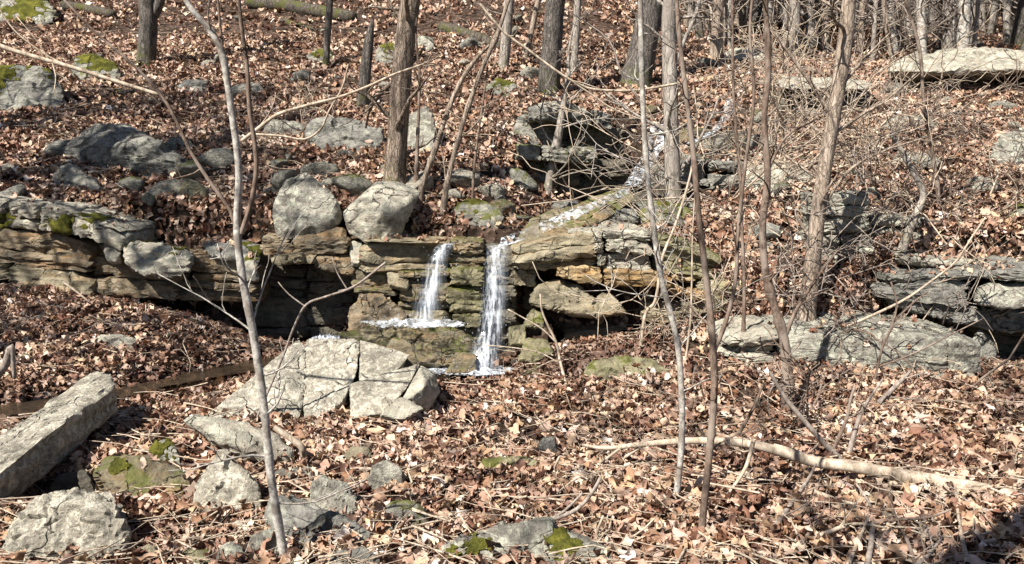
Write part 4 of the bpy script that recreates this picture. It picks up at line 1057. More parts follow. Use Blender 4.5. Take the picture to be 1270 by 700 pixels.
T('sapling', 'brown grey sapling in front, wavy stem rising from the bottom edge', 'sapling', M['brownbark'], [(866, 712), (872, 640), (880, 560), (886, 480), (882, 400), (874, 330), (866, 260), (860, 190), (850, 110), (842, 40), (838, -20)], [10, 9.5, 9.5, 9, 8.5, 8, 7, 6.5, 6, 5, 5], Y=3.3, twigs=9, seed=223, crown=1.0, sides=10, ridge=0.05, flare=1.15, ncrown=4,
  limbs=({'line': [(884, 440), (900, 400), (912, 350), (916, 280), (925, 200), (935, 120), (930, 40), (935, -20)], 'w': (6, 3), 'twigs': 4, 'tl': .25},))
T('sapling', 'dark forked sapling in front of the long grey slab', 'sapling', M['brownbark'], [(978, 512), (976, 460), (972, 420), (962, 385), (950, 340), (946, 280), (952, 220), (948, 150), (953, 80), (948, -15)], [15, 14, 12, 10, 9, 8.5, 8, 7.5, 7, 6], Y=5.6, twigs=9, seed=224, crown=1.6, sides=10, ridge=0.06, ncrown=5,
  limbs=({'line': [(973, 420), (985, 390), (1002, 362), (1030, 320)], 'w': (6, 2.5), 'twigs': 4, 'tl': .35}, {'line': [(953, 210), (975, 170), (1010, 150)], 'w': (4, 2), 'twigs': 4, 'tl': .4}))
T('sapling', 'skinny dark sapling among the brush at the right, bare and crooked', 'sapling', M['brownbark'], [(1165, 255), (1158, 200), (1146, 130), (1140, 60), (1120, -10)], [5, 5, 4, 4, 3], Y=8.3, twigs=10, tl=1.8, seed=225, crown=1.4, sides=7, ncrown=5, limbs=({'line': [(1158, 200), (1130, 150), (1118, 100)], 'w': (3, 1.5), 'twigs': 4},))
T('sapling', 'thin straight dark sapling between forked sapling and wavy stem', 'sapling', M['brownbark'], [(922, 420), (923, 350), (920, 280), (918, 220), (910, 120), (908, -10)], [5, 4.5, 4, 4, 3.5, 3], Y=6.6, twigs=9, seed=226, crown=1, sides=7, ncrown=4, limbs=({'line': [(920, 330), (930, 290), (948, 262)], 'w': (2.5, 1.5), 'twigs': 3},))
T('sapling', 'pale yellowish stem with a curved foot, beside the slim grey pole', 'sapling', M['deadwood'], [(793, 412), (800, 392), (812, 375), (818, 345), (822, 318), (838, 278), (853, 230), (862, 190)], [4, 4, 4, 4, 3.5, 3.5, 3, 2.5], Y=6.9, seed=227, crown=0, sides=7, flare=1.0)
T('sapling', 'hair thin pale stem rising straight from the leaf mound', 'sapling', M['deadwood'], [(848, 450), (856, 400), (858, 350), (859, 290), (862, 240)], [3, 2.6, 2.4, 2, 1.6], Y=6.6, seed=228, crown=0, sides=6, flare=1.0)

# ------------------------------------------------------------------ dead branches and sticks lying or leaning about
def stick(name, label, cat, mat, line, w, Y, twigs=0, tl=0.3, side=(), seed=1, ridge=0.08, sides=8, ground=None, group=None, wob=0.0):
    rng = np.random.default_rng(seed)
    W_ = Wood()
    def to_w(line_):
        out = []
        for q in line_:
            if ground is not None:
                h = hit(q[0], q[1] + ground); k = P(q[0], q[1], h[1]); out.append(k)
            else:
                yy = (Y(q[0]) if callable(Y) else Y) + (q[2] if len(q) > 2 else 0)
                out.append(P(q[0], q[1], min(yy, hit(q[0], q[1])[1] - (0.16 if group else 0.07))))
        return out
    pts = to_w(line)
    ym = np.mean([q[1] for q in pts])
    rad = np.linspace(w[0], w[1], len(pts)) * 0.5 * ym / FPX
    C, r = W_.add(pts, rad, step=max(0.03, 0.02 * ym / 3), sides=sides, ridge=ridge, seed=seed, wob=wob)
    for s in side:
        sp_ = to_w(s['line'])
        W_.add(sp_, np.linspace(s['w'][0], s['w'][1], len(sp_)) * 0.5 * ym / FPX, step=0.04, sides=6, ridge=0.05, seed=seed + 2)
    for k in range(twigs):
        i = rng.integers(1, len(C) - 1)
        d = C[i] - C[i - 1]; d /= np.linalg.norm(d) + 1e-9
        sprout(rng, W_, C[i], d + rng.normal(size=3) * 0.7, tl * rng.uniform(.5, 1.3), max(r[i] * 0.45, 0.0012), 1, kids=3, minr=0.001)
    base = pts[0]
    o = obj(name, W_.mesh(name, mat, base), loc=base)
    return tag(o, label, cat, group)

S = stick
S('fallen_branch', 'long bleached fallen branch, thick end at the right frame edge, hovering over leaves', 'fallen branch', M['deadwood'],
  [(1330, 640), (1270, 621), (1180, 601), (1110, 589), (1060, 579), (1010, 573), (960, 558), (920, 550), (860, 547), (800, 551), (752, 556), (722, 552)], (23, 4), lambda u: 3.85 + (1270 - u) * 0.0008,
  side=({'line': [(1010, 573), (985, 560), (960, 552)], 'w': (10, 4)}, {'line': [(800, 551), (760, 578), (730, 606), (690, 632), (655, 645), (600, 690)], 'w': (5, 4)}, {'line': [(770, 556), (720, 592), (680, 618), (645, 640)], 'w': (4, 2)}), seed=241, ridge=0.14, sides=12)
S('fallen_branch', 'dark straight stick leaning across the bleached branch from the forked sapling', 'fallen branch', M['twig'], [(955, 462), (975, 495), (1000, 525), (1024, 552), (1048, 575)], (5, 8), 4.4, seed=242, twigs=2)
S('fallen_branch', 'pale bare branch slanting down from the left frame edge', 'fallen branch', M['deadwood'], [(-60, 30), (0, 57), (40, 70), (90, 84), (140, 100), (198, 118)], (6, 4.5), 4.2, seed=243, side=({'line': [(90, 84), (60, 70), (20, 40), (-5, 5)], 'w': (2.5, 1.5)}, {'line': [(62, 76), (45, 50), (20, 20)], 'w': (2, 1)}), twigs=2, tl=.2)
S('fallen_branch', 'pale arching branch with a loop, between silver sapling and shaggy trunk', 'fallen branch', M['deadwood'], [(300, 175), (325, 156), (345, 142), (385, 130), (420, 121), (455, 108), (490, 92), (525, 80)], (5, 2.5), 5.2, seed=244, side=({'line': [(318, 167), (350, 169), (378, 173), (398, 160), (408, 138), (424, 110), (432, 80)], 'w': (3.5, 2)},), twigs=2, tl=.25)
S('fallen_branch', 'crooked dead branch sticking up from the brook in front of the undercut', 'fallen branch', M['twig'], [(318, 520), (335, 480), (352, 440), (365, 405), (380, 378), (405, 368), (440, 355), (478, 326)], (3, 3), 5.15, seed=245, side=({'line': [(378, 380), (358, 365), (345, 350)], 'w': (2.2, 1.2)}, {'line': [(430, 358), (418, 338), (412, 320)], 'w': (2, 1)}, {'line': [(420, 361), (445, 356), (460, 354)], 'w': (2, 1)}))
S('root', 'curling bleached root arching beside the tipped thin slab', 'root', M['deadwood'], [(340, 530), (362, 545), (375, 556), (374, 575), (360, 590), (348, 605)], (8, 12), 4.35, seed=246, ridge=0.2)
S('fallen_branch', 'thin forked pale stick standing in the recess right of the second fall', 'fallen branch', M['deadwood'], [(702, 478), (694, 445), (690, 425), (680, 405), (672, 385), (670, 365)], (4, 2), 6.6, seed=247, side=({'line': [(690, 425), (672, 408), (650, 395), (630, 384)], 'w': (2.5, 1.5)}, {'line': [(696, 452), (670, 438), (640, 432), (600, 428)], 'w': (2, 1.5)}))
S('fallen_branch', 'long thin pale branch crossing in front of the furrowed trunk to the gully', 'fallen branch', M['deadwood'], [(595, 5), (625, 40), (655, 62), (690, 88), (720, 106), (745, 112), (790, 112), (840, 104)], (3, 3), 7.4, seed=248, side=({'line': [(690, 88), (730, 115), (760, 135), (800, 150)], 'w': (2.5, 1.5)},), twigs=4, tl=.5)
S('fallen_log', 'dark rotting log lying on the upper slope, right of the shaggy trunk', 'fallen log', M['rotlog'], [(548, 34), (575, 42), (600, 50), (622, 60)], (16, 12), None, ground=4, seed=249, ridge=0.15)
S('fallen_log', 'mossy dark log along the top edge right of the silver sapling', 'fallen log', M['rotlog'], [(310, 4), (345, 6), (390, 14), (438, 22)], (20, 14), None, ground=6, seed=250, ridge=0.15)
S('fallen_log', 'mossy dark log along the top edge left of the silver sapling', 'fallen log', M['rotlog'], [(80, 8), (110, 12), (140, 18)], (14, 10), None, ground=6, seed=251, ridge=0.15)
S('fallen_branch', 'broken grey stump of a branch leaning on the left bank by the water', 'fallen branch', M['twig'], [(-8, 470), (8, 450), (14, 430), (18, 470)], (14, 4), 5.6, seed=252)
S('root', 'gnarled grey root running along the mossy sloping slab', 'root', M['twig'], [(575, 705), (605, 680), (640, 658), (680, 646), (715, 632), (735, 610), (745, 592)], (9, 4), 3.35, seed=253, ridge=0.2, side=({'line': [(680, 646), (700, 634), (722, 612)], 'w': (5, 3)},))
S('fallen_branch', 'forked pale stick lying on the mossy rock at the bottom edge', 'fallen branch', M['deadwood'], [(728, 705), (737, 680), (742, 655), (748, 640)], (6, 3), 3.2, seed=254, side=({'line': [(742, 690), (775, 672), (800, 655), (815, 640)], 'w': (3.5, 2)},))
S('fallen_branch', 'pale sticks parallel to the wavy stem at its foot', 'fallen branch', M['deadwood'], [(740, 700), (775, 684), (800, 668), (812, 655)], (5, 3), 3.3, seed=255)
S('fallen_branch', 'short pale twig standing between buried plate and bleached branch', 'fallen branch', M['deadwood'], [(686, 625), (692, 600), (688, 580), (694, 566)], (5, 2.5), 3.95, seed=256)
S('fallen_branch', 'slanted dead stick lying on the leaf bank under the left ledge', 'fallen branch', M['deadwood'], [(78, 350), (95, 362), (112, 376)], (3, 2), 7.3, seed=257)
S('fallen_branch', 'pale curved branch arching over the lip of the right ledge', 'fallen branch', M['deadwood'], [(1050, 405), (1085, 390), (1125, 370), (1160, 345), (1185, 325), (1205, 295), (1222, 270)], (4, 2), 6.5, seed=258, twigs=4, tl=.4)
S('fallen_branch', 'dark drooping branch in front of the grey slab, forked low', 'fallen branch', M['brownbark'], [(1085, 470), (1095, 430), (1108, 400), (1112, 375), (1105, 350)], (3.5, 2), 5.7, seed=259, side=({'line': [(1108, 400), (1130, 378), (1150, 362)], 'w': (2.5, 1.5)}, {'line': [(1090, 455), (1130, 440), (1180, 415), (1220, 395)], 'w': (2.5, 1.5)}), twigs=3)
S('fallen_log', 'grey dead trunk leaning into the leaves between two ledge stacks', 'fallen log', M['greybark'], [(1118, 312), (1128, 285), (1138, 262), (1145, 240), (1128, 205), (1105, 165)], (12, 6), 7.5, seed=260, ridge=0.1)
# the jumble of dead sticks at the lower right
heap = [[(1075, 705), (1082, 660), (1078, 625), (1062, 600)], [(1050, 705), (1065, 670), (1078, 640)], [(1140, 715), (1125, 670), (1108, 635), (1105, 605)], [(960, 655), (985, 620), (1005, 590), (1012, 575)],
        [(1010, 610), (1045, 622), (1075, 628)], [(1075, 650), (1110, 645), (1150, 642), (1180, 632)], [(1240, 640), (1210, 628), (1180, 610)], [(935, 545), (925, 580), (905, 610), (888, 630)],
        [(1035, 555), (1050, 520), (1055, 495), (1060, 480)], [(1052, 565), (1062, 530), (1072, 505), (1095, 470)], [(1270, 585), (1230, 575), (1180, 560)], [(990, 680), (1015, 650), (1050, 640)],
        [(1120, 715), (1150, 690), (1170, 665)], [(1200, 700), (1190, 650), (1185, 605)], [(915, 540), (935, 505), (945, 480)], [(1090, 500), (1120, 470), (1130, 460)], [(1015, 665), (1060, 650), (1100, 655)]]
for i, ln in enumerate(heap):
    S('fallen_branch', 'thin grey dead stick in the shady jumble around the bleached fallen branch', 'fallen branch', M[('twig', 'deadwood', 'brownbark')[i % 3]], ln, (7.5 - (i % 3), 2.8), 3.75 + 0.05 * (i % 4) + (0.7 if max(q[1] for q in ln) < 600 else 0) - (0.45 if min(q[1] for q in ln) > 610 else 0), twigs=2, tl=.22, seed=270 + i, group='dead sticks around the fallen branch')

rngl = np.random.default_rng(271)
for i in range(18):
    u, v = rngl.uniform(0, 1250), rngl.uniform(15, 230)
    a_ = rngl.uniform(-0.5, 0.5); L_ = rngl.uniform(35, 110) * (0.6 + v / 300)
    ln = [(u + math.cos(a_) * L_ * t + rngl.normal() * 2, v + math.sin(a_) * L_ * t * 0.5 + rngl.normal() * 2) for t in np.linspace(0, 1, 5)]
    S('fallen_branch', 'grey fallen limb lying in the leaves of the upper slope', 'fallen branch', M[('rotlog', 'twig', 'deadwood')[i % 3]], ln, (rngl.uniform(3.5, 9), 2), None, ground=3, twigs=2, tl=.4, seed=500 + i, group='fallen limbs on the upper slope', ridge=0.12)
# ------------------------------------------------------------------ brush on the right bank: arching bare shrubs
def shrub(label, u, v, Y, hpx, n, seed, mat='twig', spread=1.0, pale=0.45, lean=0.0, low=0.25):
    rng = np.random.default_rng(seed)
    h = hit(u, v) if Y is None else P(u, v, Y)
    base = np.array([h[0], h[1], H(h[0], h[1])[0]])
    o = empty('bare_shrub', base, label, 'shrub', 'bare shrubs on the right bank')
    hm = hpx * base[1] / FPX
    for k in range(int(n * 1.4)):
        w = Wood()
        a = rng.uniform(0, 6.28)
        d = np.array([math.cos(a) * spread + lean, math.sin(a) * spread * 0.7, rng.uniform(low, 1.3)])
        sprout(rng, w, base + np.array([math.cos(a), math.sin(a), 0]) * 0.06 - [0, 0, .03], d, hm * rng.uniform(0.9, 2.0), rng.uniform(0.007, 0.015), 2, droop=0.3, sides=5, kids=5, bend=0.6, upw=0.1, minr=0.0042)
        obj('stem', w.mesh('stem', M['deadwood' if rng.random() < pale else mat], base), o)
shrub('bare pale shrub arching over the brook right of the mossy pale trunk', 900, 235, 9.0, 150, 9, 301, pale=0.6, spread=1.2)
shrub('tangled grey shrub below the sunlit slab, left of the flaky tan tree', 960, 200, 9.6, 120, 9, 302, pale=0.6, spread=1.3)
shrub('dark spreading shrub on the leafy bank right of the flaky tan tree', 1110, 245, 8.8, 130, 9, 303, mat='brownbark', spread=1.4, pale=0.2)
shrub('bare shrub under the huge pale boulder, twigs drooping', 1075, 150, 11.0, 80, 9, 304, pale=0.5, spread=1.4)
shrub('spindly dark shrub at the right edge of the leafy bank', 1230, 250, 8.4, 110, 7, 305, mat='brownbark', spread=1.2, pale=0.2)
shrub('bare shrub in front of the gully with pale looping twigs', 880, 205, 9.4, 85, 3, 306, pale=0.7, spread=1.4)
shrub('thin twiggy shrub by the slender saplings above the ocher blocks', 900, 340, 7.5, 90, 5, 307, mat='brownbark', spread=0.8, pale=0.3)
shrub('small reddish twiggy shrub in front of the long grey slab', 1010, 500, 5.4, 80, 3, 308, mat='brownbark', spread=1.0, pale=0.1)
shrub('pale wiry shrub behind the thin lip of rock', 1000, 100, 13.0, 70, 8, 309, pale=0.8, spread=1.3)
shrub('low wiry shrub on the upper slope near the broken snag', 425, 120, 10.5, 60, 4, 312, pale=0.4)
shrub('dark low shrub on the bank between two ledge stacks', 1085, 320, 7.2, 80, 3, 313, mat='brownbark', spread=1.5, pale=0.15)

shrub('loose dark twiggy shrub before the right ledge lip', 1180, 470, 6.0, 110, 2, 314, mat='brownbark', spread=1.0, pale=0.3)
shrub('tall wispy shrub left of the flaky tan tree, over the leaf slope', 960, 330, 7.4, 120, 4, 315, mat='twig', spread=0.9, pale=0.3, low=0.6)
shrub('wide brittle shrub on the bank above the right ledge', 1190, 300, 7.6, 120, 5, 316, mat='twig', spread=1.3, pale=0.4)
# ------------------------------------------------------------------ the wood on the skyline
rngt = np.random.default_rng(401)
thick_protos = []
for k in range(9):
    w = Wood()
    hgt = 9.0
    r = 0.035 + 0.011 * k
    x = np.cumsum(rngt.normal(size=7) * 0.16)
    y = np.cumsum(rngt.normal(size=7) * 0.12)
    pts = np.c_[x - x[0], y - y[0], np.linspace(-0.2, hgt, 7)]
    w.add(pts, np.linspace(r * 1.25, r * 0.45, 7), step=0.25, sides=8, ridge=0.12, seed=k)
    tm = w.mesh('trunk', M[('greybark', 'tanbark', 'greybark', 'greybark', 'silver', 'tanbark', 'greybark', 'tanbark', 'darkbark')[k]], np.zeros(3))
    w2 = Wood()
    for j in range(26):
        t = rngt.uniform(0.04, 0.98)
        q = np.array([np.interp(t * hgt, pts[:, 2], pts[:, 0]), np.interp(t * hgt, pts[:, 2], pts[:, 1]), t * hgt])
        a = rngt.uniform(0, 6.28)
        sprout(rngt, w2, q, (math.cos(a), math.sin(a), rngt.uniform(-.1, .8)), rngt.uniform(0.7, 2.2), 0.02, 1, kids=4, sides=4, minr=0.006)
    cm = w2.mesh('crown', M['twig'], np.zeros(3))
    thick_protos.append((tm, cm))
cnt = 0
for i in range(285):
    if i < 235: u, Y = rngt.uniform(845, 1400), 17 + 23 * rngt.random() ** 0.7
    elif i < 260: u, Y = rngt.uniform(845, 1300), rngt.uniform(15.5, 20)
    else: u, Y = rngt.uniform(-100, 845), rngt.uniform(22, 40)
    xw = (u - 635) / FPX * Y
    z = H(xw, Y)[0]
    tm, cm = thick_protos[rngt.integers(0, 9)]
    o = empty('tree', (xw, Y, z), 'thin bare tree in the dense grey wood along the skyline', 'tree', 'thin trees of the skyline wood')
    o.rotation_euler = (rngt.normal() * 0.06, rngt.normal() * 0.06, rngt.uniform(0, 6.3))
    s = rngt.uniform(0.7, 1.35)
    o.scale = (s, s, s * rngt.uniform(.8, 1.1))
    obj('trunk', tm, o); obj('crown', cm, o)

# trees that stand outside the picture to the left and throw the dappled shade
high_crowns = []
for k in range(2):
    w2 = Wood()
    for j in range(24):
        a = rngt.uniform(0, 6.28)
        sprout(rngt, w2, np.array([0, 0, rngt.uniform(3.4, 8.8)]), (math.cos(a), math.sin(a), rngt.uniform(.1, .9)), rngt.uniform(1.0, 2.4), 0.022, 2, kids=4, sides=4, minr=0.006)
    high_crowns.append(w2.mesh('crown', M['twig'], np.zeros(3)))
for i, (x, y, s, fat) in enumerate([(-1.0, -1.0, 1.0, 1.5), (-8.6, 5.2, 1.3, 1.5), (0.4, -2.6, 1.2, 1.3), (-7.6, 3.2, 1.1, 1.5), (-10.5, 7.0, 1.2, 1.6), (-12.5, 4.5, 1.3, 2.0)]):
    tm, cm = thick_protos[(i * 2 + 4) % 9][0], high_crowns[i % 2]
    o = empty('tree', (x, y, H(x, y)[0]), 'bare tree standing beside the viewer, seen only by the shade it throws', 'tree', 'trees beside the viewer')
    o.scale = (s * fat, s * fat, s); o.rotation_euler = (0, 0, i * 1.3)
    obj('trunk', tm, o); obj('crown', cm, o)

# ------------------------------------------------------------------ water
def ribbon(pts, widths, nx, step, bulge=0.0, noise=0.0, seed=0, up=None):
    """a band along pts; its width runs along the level direction across the flow"""
    C, w = spline(pts, widths, step)
    T_ = np.gradient(C, axis=0); T_[:, 2] = 0 if up is None else T_[:, 2]
    side = np.stack([T_[:, 1], -T_[:, 0], np.zeros(len(C))], -1) if up is None else np.repeat(np.array([up]), len(C), 0)
    side = side / (np.linalg.norm(side, axis=1)[:, None] + 1e-9)
    s = np.linspace(-0.5, 0.5, nx)
    V = C[:, None] + side[:, None] * (w[:, None] * s[None])[..., None]
    V = V.reshape(-1, 3)
    if noise:
        V = V + noise * np.stack([fbm(V * 5 + seed, 3), fbm(V * 7 + seed + 9, 3), fbm(V * 7 + seed + 19, 3)], -1)
    if bulge:
        V[:, 1] -= np.tile(bulge * (1 - (2 * s) ** 2), len(C))
    i = np.arange(len(C) - 1)[:, None] * nx + np.arange(nx - 1)[None]
    F = np.stack([i, i + 1, i + nx + 1, i + nx], -1).reshape(-1, 4)
    return V, F

def drops(pts_fn, n, rng, r=(0.003, 0.008)):
    D0, F0 = ICO[2]
    Vs, Fs = [], []
    for k in range(n):
        c = pts_fn(rng); s = rng.uniform(*r)
        Vs.append(c + D0 * s * [1, 1, rng.uniform(1, 2.5)]); Fs.append(F0 + k * len(D0))
    return np.concatenate(Vs), np.concatenate(Fs)

def fall(label, line, wid, seed):
    pts = [P(*q) for q in line]
    ym = pts[0][1]
    wd = np.array(wid) * ym / FPX
    base = pts[-1]
    o = empty('waterfall', base, label, 'waterfall')
    for k in range(2):
        q = [p + np.array([0, -0.03 * k, 0]) + np.array([(k - 1) * 0.015, 0, 0]) for p in pts]
        V, F = ribbon(q, wd * (1.0 - 0.25 * k), 22, 0.03, bulge=0.05, noise=0.022, seed=seed + k * 5, up=(1, 0.0, 0))
        obj('water_sheet', mk_mesh('water_sheet', V - base, F, M['fall'], attr={'edge': np.tile(np.abs(np.linspace(-1, 1, 22)), len(V) // 22)}), o)
    rng = np.random.default_rng(seed)
    pa = np.array(pts)
    def f(r):
        t = r.uniform(0.15, 1) ** 0.6 * (len(pa) - 1); i = min(int(t), len(pa) - 2)
        c = pa[i] + (pa[i + 1] - pa[i]) * (t - i)
        return c + np.array([r.normal() * wd[i] * 0.5, r.normal() * 0.05 - 0.05, r.normal() * 0.03])
    V, F = drops(f, 110, rng, (0.0015, 0.0042))
    def f2(r):
        a_ = r.uniform(0, 6.28); q_ = abs(r.normal()) * 0.16
        return base + np.array([math.cos(a_) * q_ * 1.5 - 0.08, -abs(math.sin(a_)) * q_ * 0.6 - 0.03, abs(r.normal()) * 0.06])
    V2, F2 = drops(f2, 160, rng, (0.0018, 0.005))
    F = np.concatenate([F, F2 + len(V)]); V = np.concatenate([V, V2])
    sp_ = tag(obj('spray', mk_mesh('spray', V - base, F, M['drop']), o), kind='stuff')
    return o
fall('narrower left waterfall slanting down onto the wet rock shelf', [(562, 302, 7.6), (556, 303, 7.42), (550, 312, 7.34), (542, 340, 7.28), (534, 372, 7.24), (527, 405, 7.2)], [16, 20, 24, 29, 33, 38], 411)
fall('wider right waterfall dropping straight into the pool at the ledge foot', [(620, 304, 7.6), (619, 305, 7.38), (619, 312, 7.28), (617, 345, 7.2), (615, 385, 7.14), (611, 415, 7.08), (603, 440, 7.03), (590, 462, 6.98)], [25, 27, 29, 31, 32, 34, 42, 64], 412)

def stream(name, label, line, wid, mat, seed=1, noise=0.012, lift=0.0, kind=None, cat=None, nx=14, up=None):
    pts = [P(*q) if len(q) == 3 else hit(*q) for q in line]
    pts = [p + np.array([0, 0, lift]) for p in pts]
    ym = np.mean([p[1] for p in pts])
    V, F = ribbon(pts, np.array(wid) * ym / FPX, nx, 0.04, noise=noise, seed=seed, up=up)
    base = pts[0]
    o = obj(name, mk_mesh(name, V - base, F, M[mat]), loc=base)
    return tag(o, label, cat, None, kind)
# the brook along the ledge foot
bl = [BROOK[k] + [0, 0, -0.035] for k in range(len(BROOK))]
V, F = ribbon(bl, [0.5, 0.5, 0.42, 0.26, 0.22, 0.5, 0.8, 0.9, 1.1], 24, 0.05, noise=0.006)
tag(obj('brook_water', mk_mesh('brook_water', V, F, M['brook'])), kind='structure')
rock('tilted wet rock under the slanting white cascade', 'wet', [(636, 303, 0.0), (662, 304, 0.0), (702, 292, 0.1), (762, 266, 0.5), (792, 246, 0.8), (772, 231, 0.98), (702, 256, 0.52), (655, 273, 0.22)], D=0.5, Y=7.78, on_ground=False, name='boulder', sub=5, seed=190, p=40, chips=0, amp=0.015, fine=0.02, facet_amp=0.04, leafy=3)
stream('cascade', 'slanting white cascade sliding over rock above the right waterfall', [(782, 236, 8.42), (760, 246, 8.17), (728, 260, 7.9), (700, 272, 7.76), (672, 284, 7.68), (645, 294, 7.62), (620, 303, 7.56)], [16, 18, 20, 24, 24, 20, 20], 'foam', 421, noise=0.02, lift=0.01, cat='cascade', up=(0.25, 0.75, 0.62))
stream('cascade', 'bluish upper cascade tumbling behind the mossy pale trunk', [(818, 158, 10.3), (815, 178, 10.0), (806, 200, 9.7), (795, 215, 9.4), (788, 228, 8.95), (782, 236, 8.55)], [22, 26, 20, 20, 20, 18], 'foam', 422, noise=0.035, lift=0.04, cat='cascade')
stream('cascade', 'faint pale streak of water high up in the brush at the head of the gully', [(905, 128, 12.2), (900, 150, 11.5), (880, 170, 11.0), (850, 185, 10.6)], [11, 11, 10, 10], 'foam', 423, noise=0.03, lift=0.05, cat='cascade')
# stones round the pool
rngp = np.random.default_rng(91)
for i in range(22):
    u, v = rngp.uniform(545, 700), rngp.uniform(446, 476)
    h = hit(u, v); s = rngp.uniform(0.03, 0.10)
    o = obj('stone', gproto[(1, 2, 2)[i % 3]], loc=(h[0], h[1], h[2] + s * 0.3))
    o.scale = (s * rngp.uniform(1, 1.5), s, s * .8); o.rotation_euler = (rngp.uniform(-.4, .4), rngp.uniform(-.4, .4), rngp.uniform(0, 6.3))
    tag(o, 'small wet stone at the edge of the pool under the right waterfall', 'stone', 'wet stones round the pool')
# white water where the falls land
def foam_patch(name, label, u, v, Y, ru, rv, seed):
    c = P(u, v, Y)
    n = 40
    g = np.linspace(-1, 1, n)
    X, Yy = np.meshgrid(g, g)
    rr = np.hypot(X, Yy)
    q = np.c_[X.ravel() * 1.5, Yy.ravel() * 1.5, np.full(n * n, seed * 1.0)]
    keep = (rr.ravel() + 0.45 * fbm(q, 3)) < 0.9
    V = np.c_[c[0] + X.ravel() * ru, c[1] + Yy.ravel() * rv, c[2] + 0.10 * np.abs(fbm(q * 3, 3)) * np.clip(1.2 - rr.ravel(), 0, 1)]
    i = (np.arange(n - 1)[:, None] * n + np.arange(n - 1)[None]).ravel()
    F = np.stack([i, i + 1, i + n + 1, i + n], -1)
    F = F[keep[F].all(1)]
    ids = np.unique(F); mp = np.full(len(V), -1); mp[ids] = np.arange(len(ids))
    o = obj(name, mk_mesh(name, V[ids] - c, mp[F], M['foam']), loc=c)
    return tag(o, label, 'white water')
foam_patch('white_water', 'foaming white water on top of the wet shelf under the left fall', 515, 402, 7.0, 0.55, 0.24, 3)
foam_patch('white_water', 'churning white pool where the right waterfall lands', 578, 460, 6.95, 0.50, 0.24, 5)
foam_patch('white_water', 'small patch of riffle beside the cracked boulder, left of the shelf', 405, 420, 6.9, 0.14, 0.12, 7)

# ------------------------------------------------------------------ fallen leaves
def leaf_geo(C, L, yaw, tilt, roll, curl, fold, rng, n=7):
    """n stations along each leaf, three points across: an oak leaf dried into a curl"""
    m = len(C)
    t = np.linspace(0, 1, n)
    prof = np.sin(np.pi * np.clip(t * 0.93 + 0.05, 0, 1)) ** 0.7
    lobes = np.where(np.arange(n) % 2 == 0, 0.78, 1.08)
    if n >= 9: lobes = np.where(np.arange(n) % 2 == 0, 0.70, 1.1)
    prof = prof * lobes
    prof[0] = 0.05; prof[-1] = 0.12
    wr = rng.uniform(0.24, 0.42, (m, 1)) * (1 + 0.25 * rng.normal(size=(m, n)).clip(-1, 1))
    hw = prof[None] * wr                                  # half width / length
    ang = curl[:, None] * (t[None] - 0.35) + 0.35 * rng.normal(size=(m, n)).cumsum(1) * 0.5
    dx = np.cos(ang) / (n - 1); dz = np.sin(ang) / (n - 1)
    xs = np.c_[np.zeros(m), dx.cumsum(1)[:, :-1]] - 0.45; zs = np.c_[np.zeros(m), dz.cumsum(1)[:, :-1]]
    zs -= zs.mean(1, keepdims=True)
    f1 = fold[:, None] + 0.5 * rng.normal(size=(m, n)); f2 = fold[:, None] + 0.5 * rng.normal(size=(m, n))
    P3 = np.zeros((m, n, 3, 3))
    nx, nz = -np.sin(ang), np.cos(ang)
    for k, (sg, f) in enumerate(((-1, f1), (0, None), (1, f2))):
        if sg == 0:
            P3[:, :, 1] = np.stack([xs, np.zeros_like(xs), zs], -1)
        else:
            a = np.cos(f) * hw; b = np.sin(f) * hw
            P3[:, :, k] = np.stack([xs + nx * b, sg * a, zs + nz * b], -1)
    P3 *= L[:, None, None, None]
    def rot(Pq, ang_, ax):
        c, s = np.cos(ang_)[:, None, None], np.sin(ang_)[:, None, None]
        i, j = [(1, 2), (2, 0), (0, 1)][ax]
        A, B_ = Pq[..., i].copy(), Pq[..., j].copy()
        Pq[..., i] = c * A - s * B_; Pq[..., j] = s * A + c * B_
    rot(P3, roll, 0); rot(P3, tilt, 1); rot(P3, yaw, 2)
    P3 += C[:, None, None]
    V = P3.reshape(-1, 3)
    per = n * 3
    q = []
    for i in range(n - 1):
        for j in range(2):
            q.append([i * 3 + j, i * 3 + j + 1, i * 3 + j + 4, i * 3 + j + 3])
    F = (np.arange(m)[:, None, None] * per + np.array(q)[None]).reshape(-1, 4)
    return V, F, per

rl = np.random.default_rng(505)

def in_poly(u, v, poly):
    inside = np.zeros(len(u), bool)
    n = len(poly)
    for i in range(n):
        x1, y1 = poly[i]; x2, y2 = poly[(i + 1) % n]
        c = ((y1 > v) != (y2 > v)) & (u < (x2 - x1) * (v - y1) / (y2 - y1 + 1e-12) + x1)
        inside ^= c
    return inside

def ground_spots(n, ya, yb, margin=1.12):
    y = ya + (yb - ya) * rl.random(n)
    # even cover on the ground: wider strips farther off hold more
    keep = rl.random(n) < (y + 2.8) / (yb + 2.8)
    y = y[keep]
    x = (rl.random(len(y)) * 2 - 1) * (y * 0.637 * margin + 2.0)
    return x, y

WATERY = [P(*q) for q in ((775, 238, 8.9), (715, 262, 8.35), (665, 284, 7.95), (618, 304, 7.65))], [P(*q) for q in ((818, 158, 10.3), (806, 200, 9.7), (775, 238, 8.9))], [P(*q) for q in ((905, 128, 12.2), (880, 170, 11), (818, 172, 10.2))]

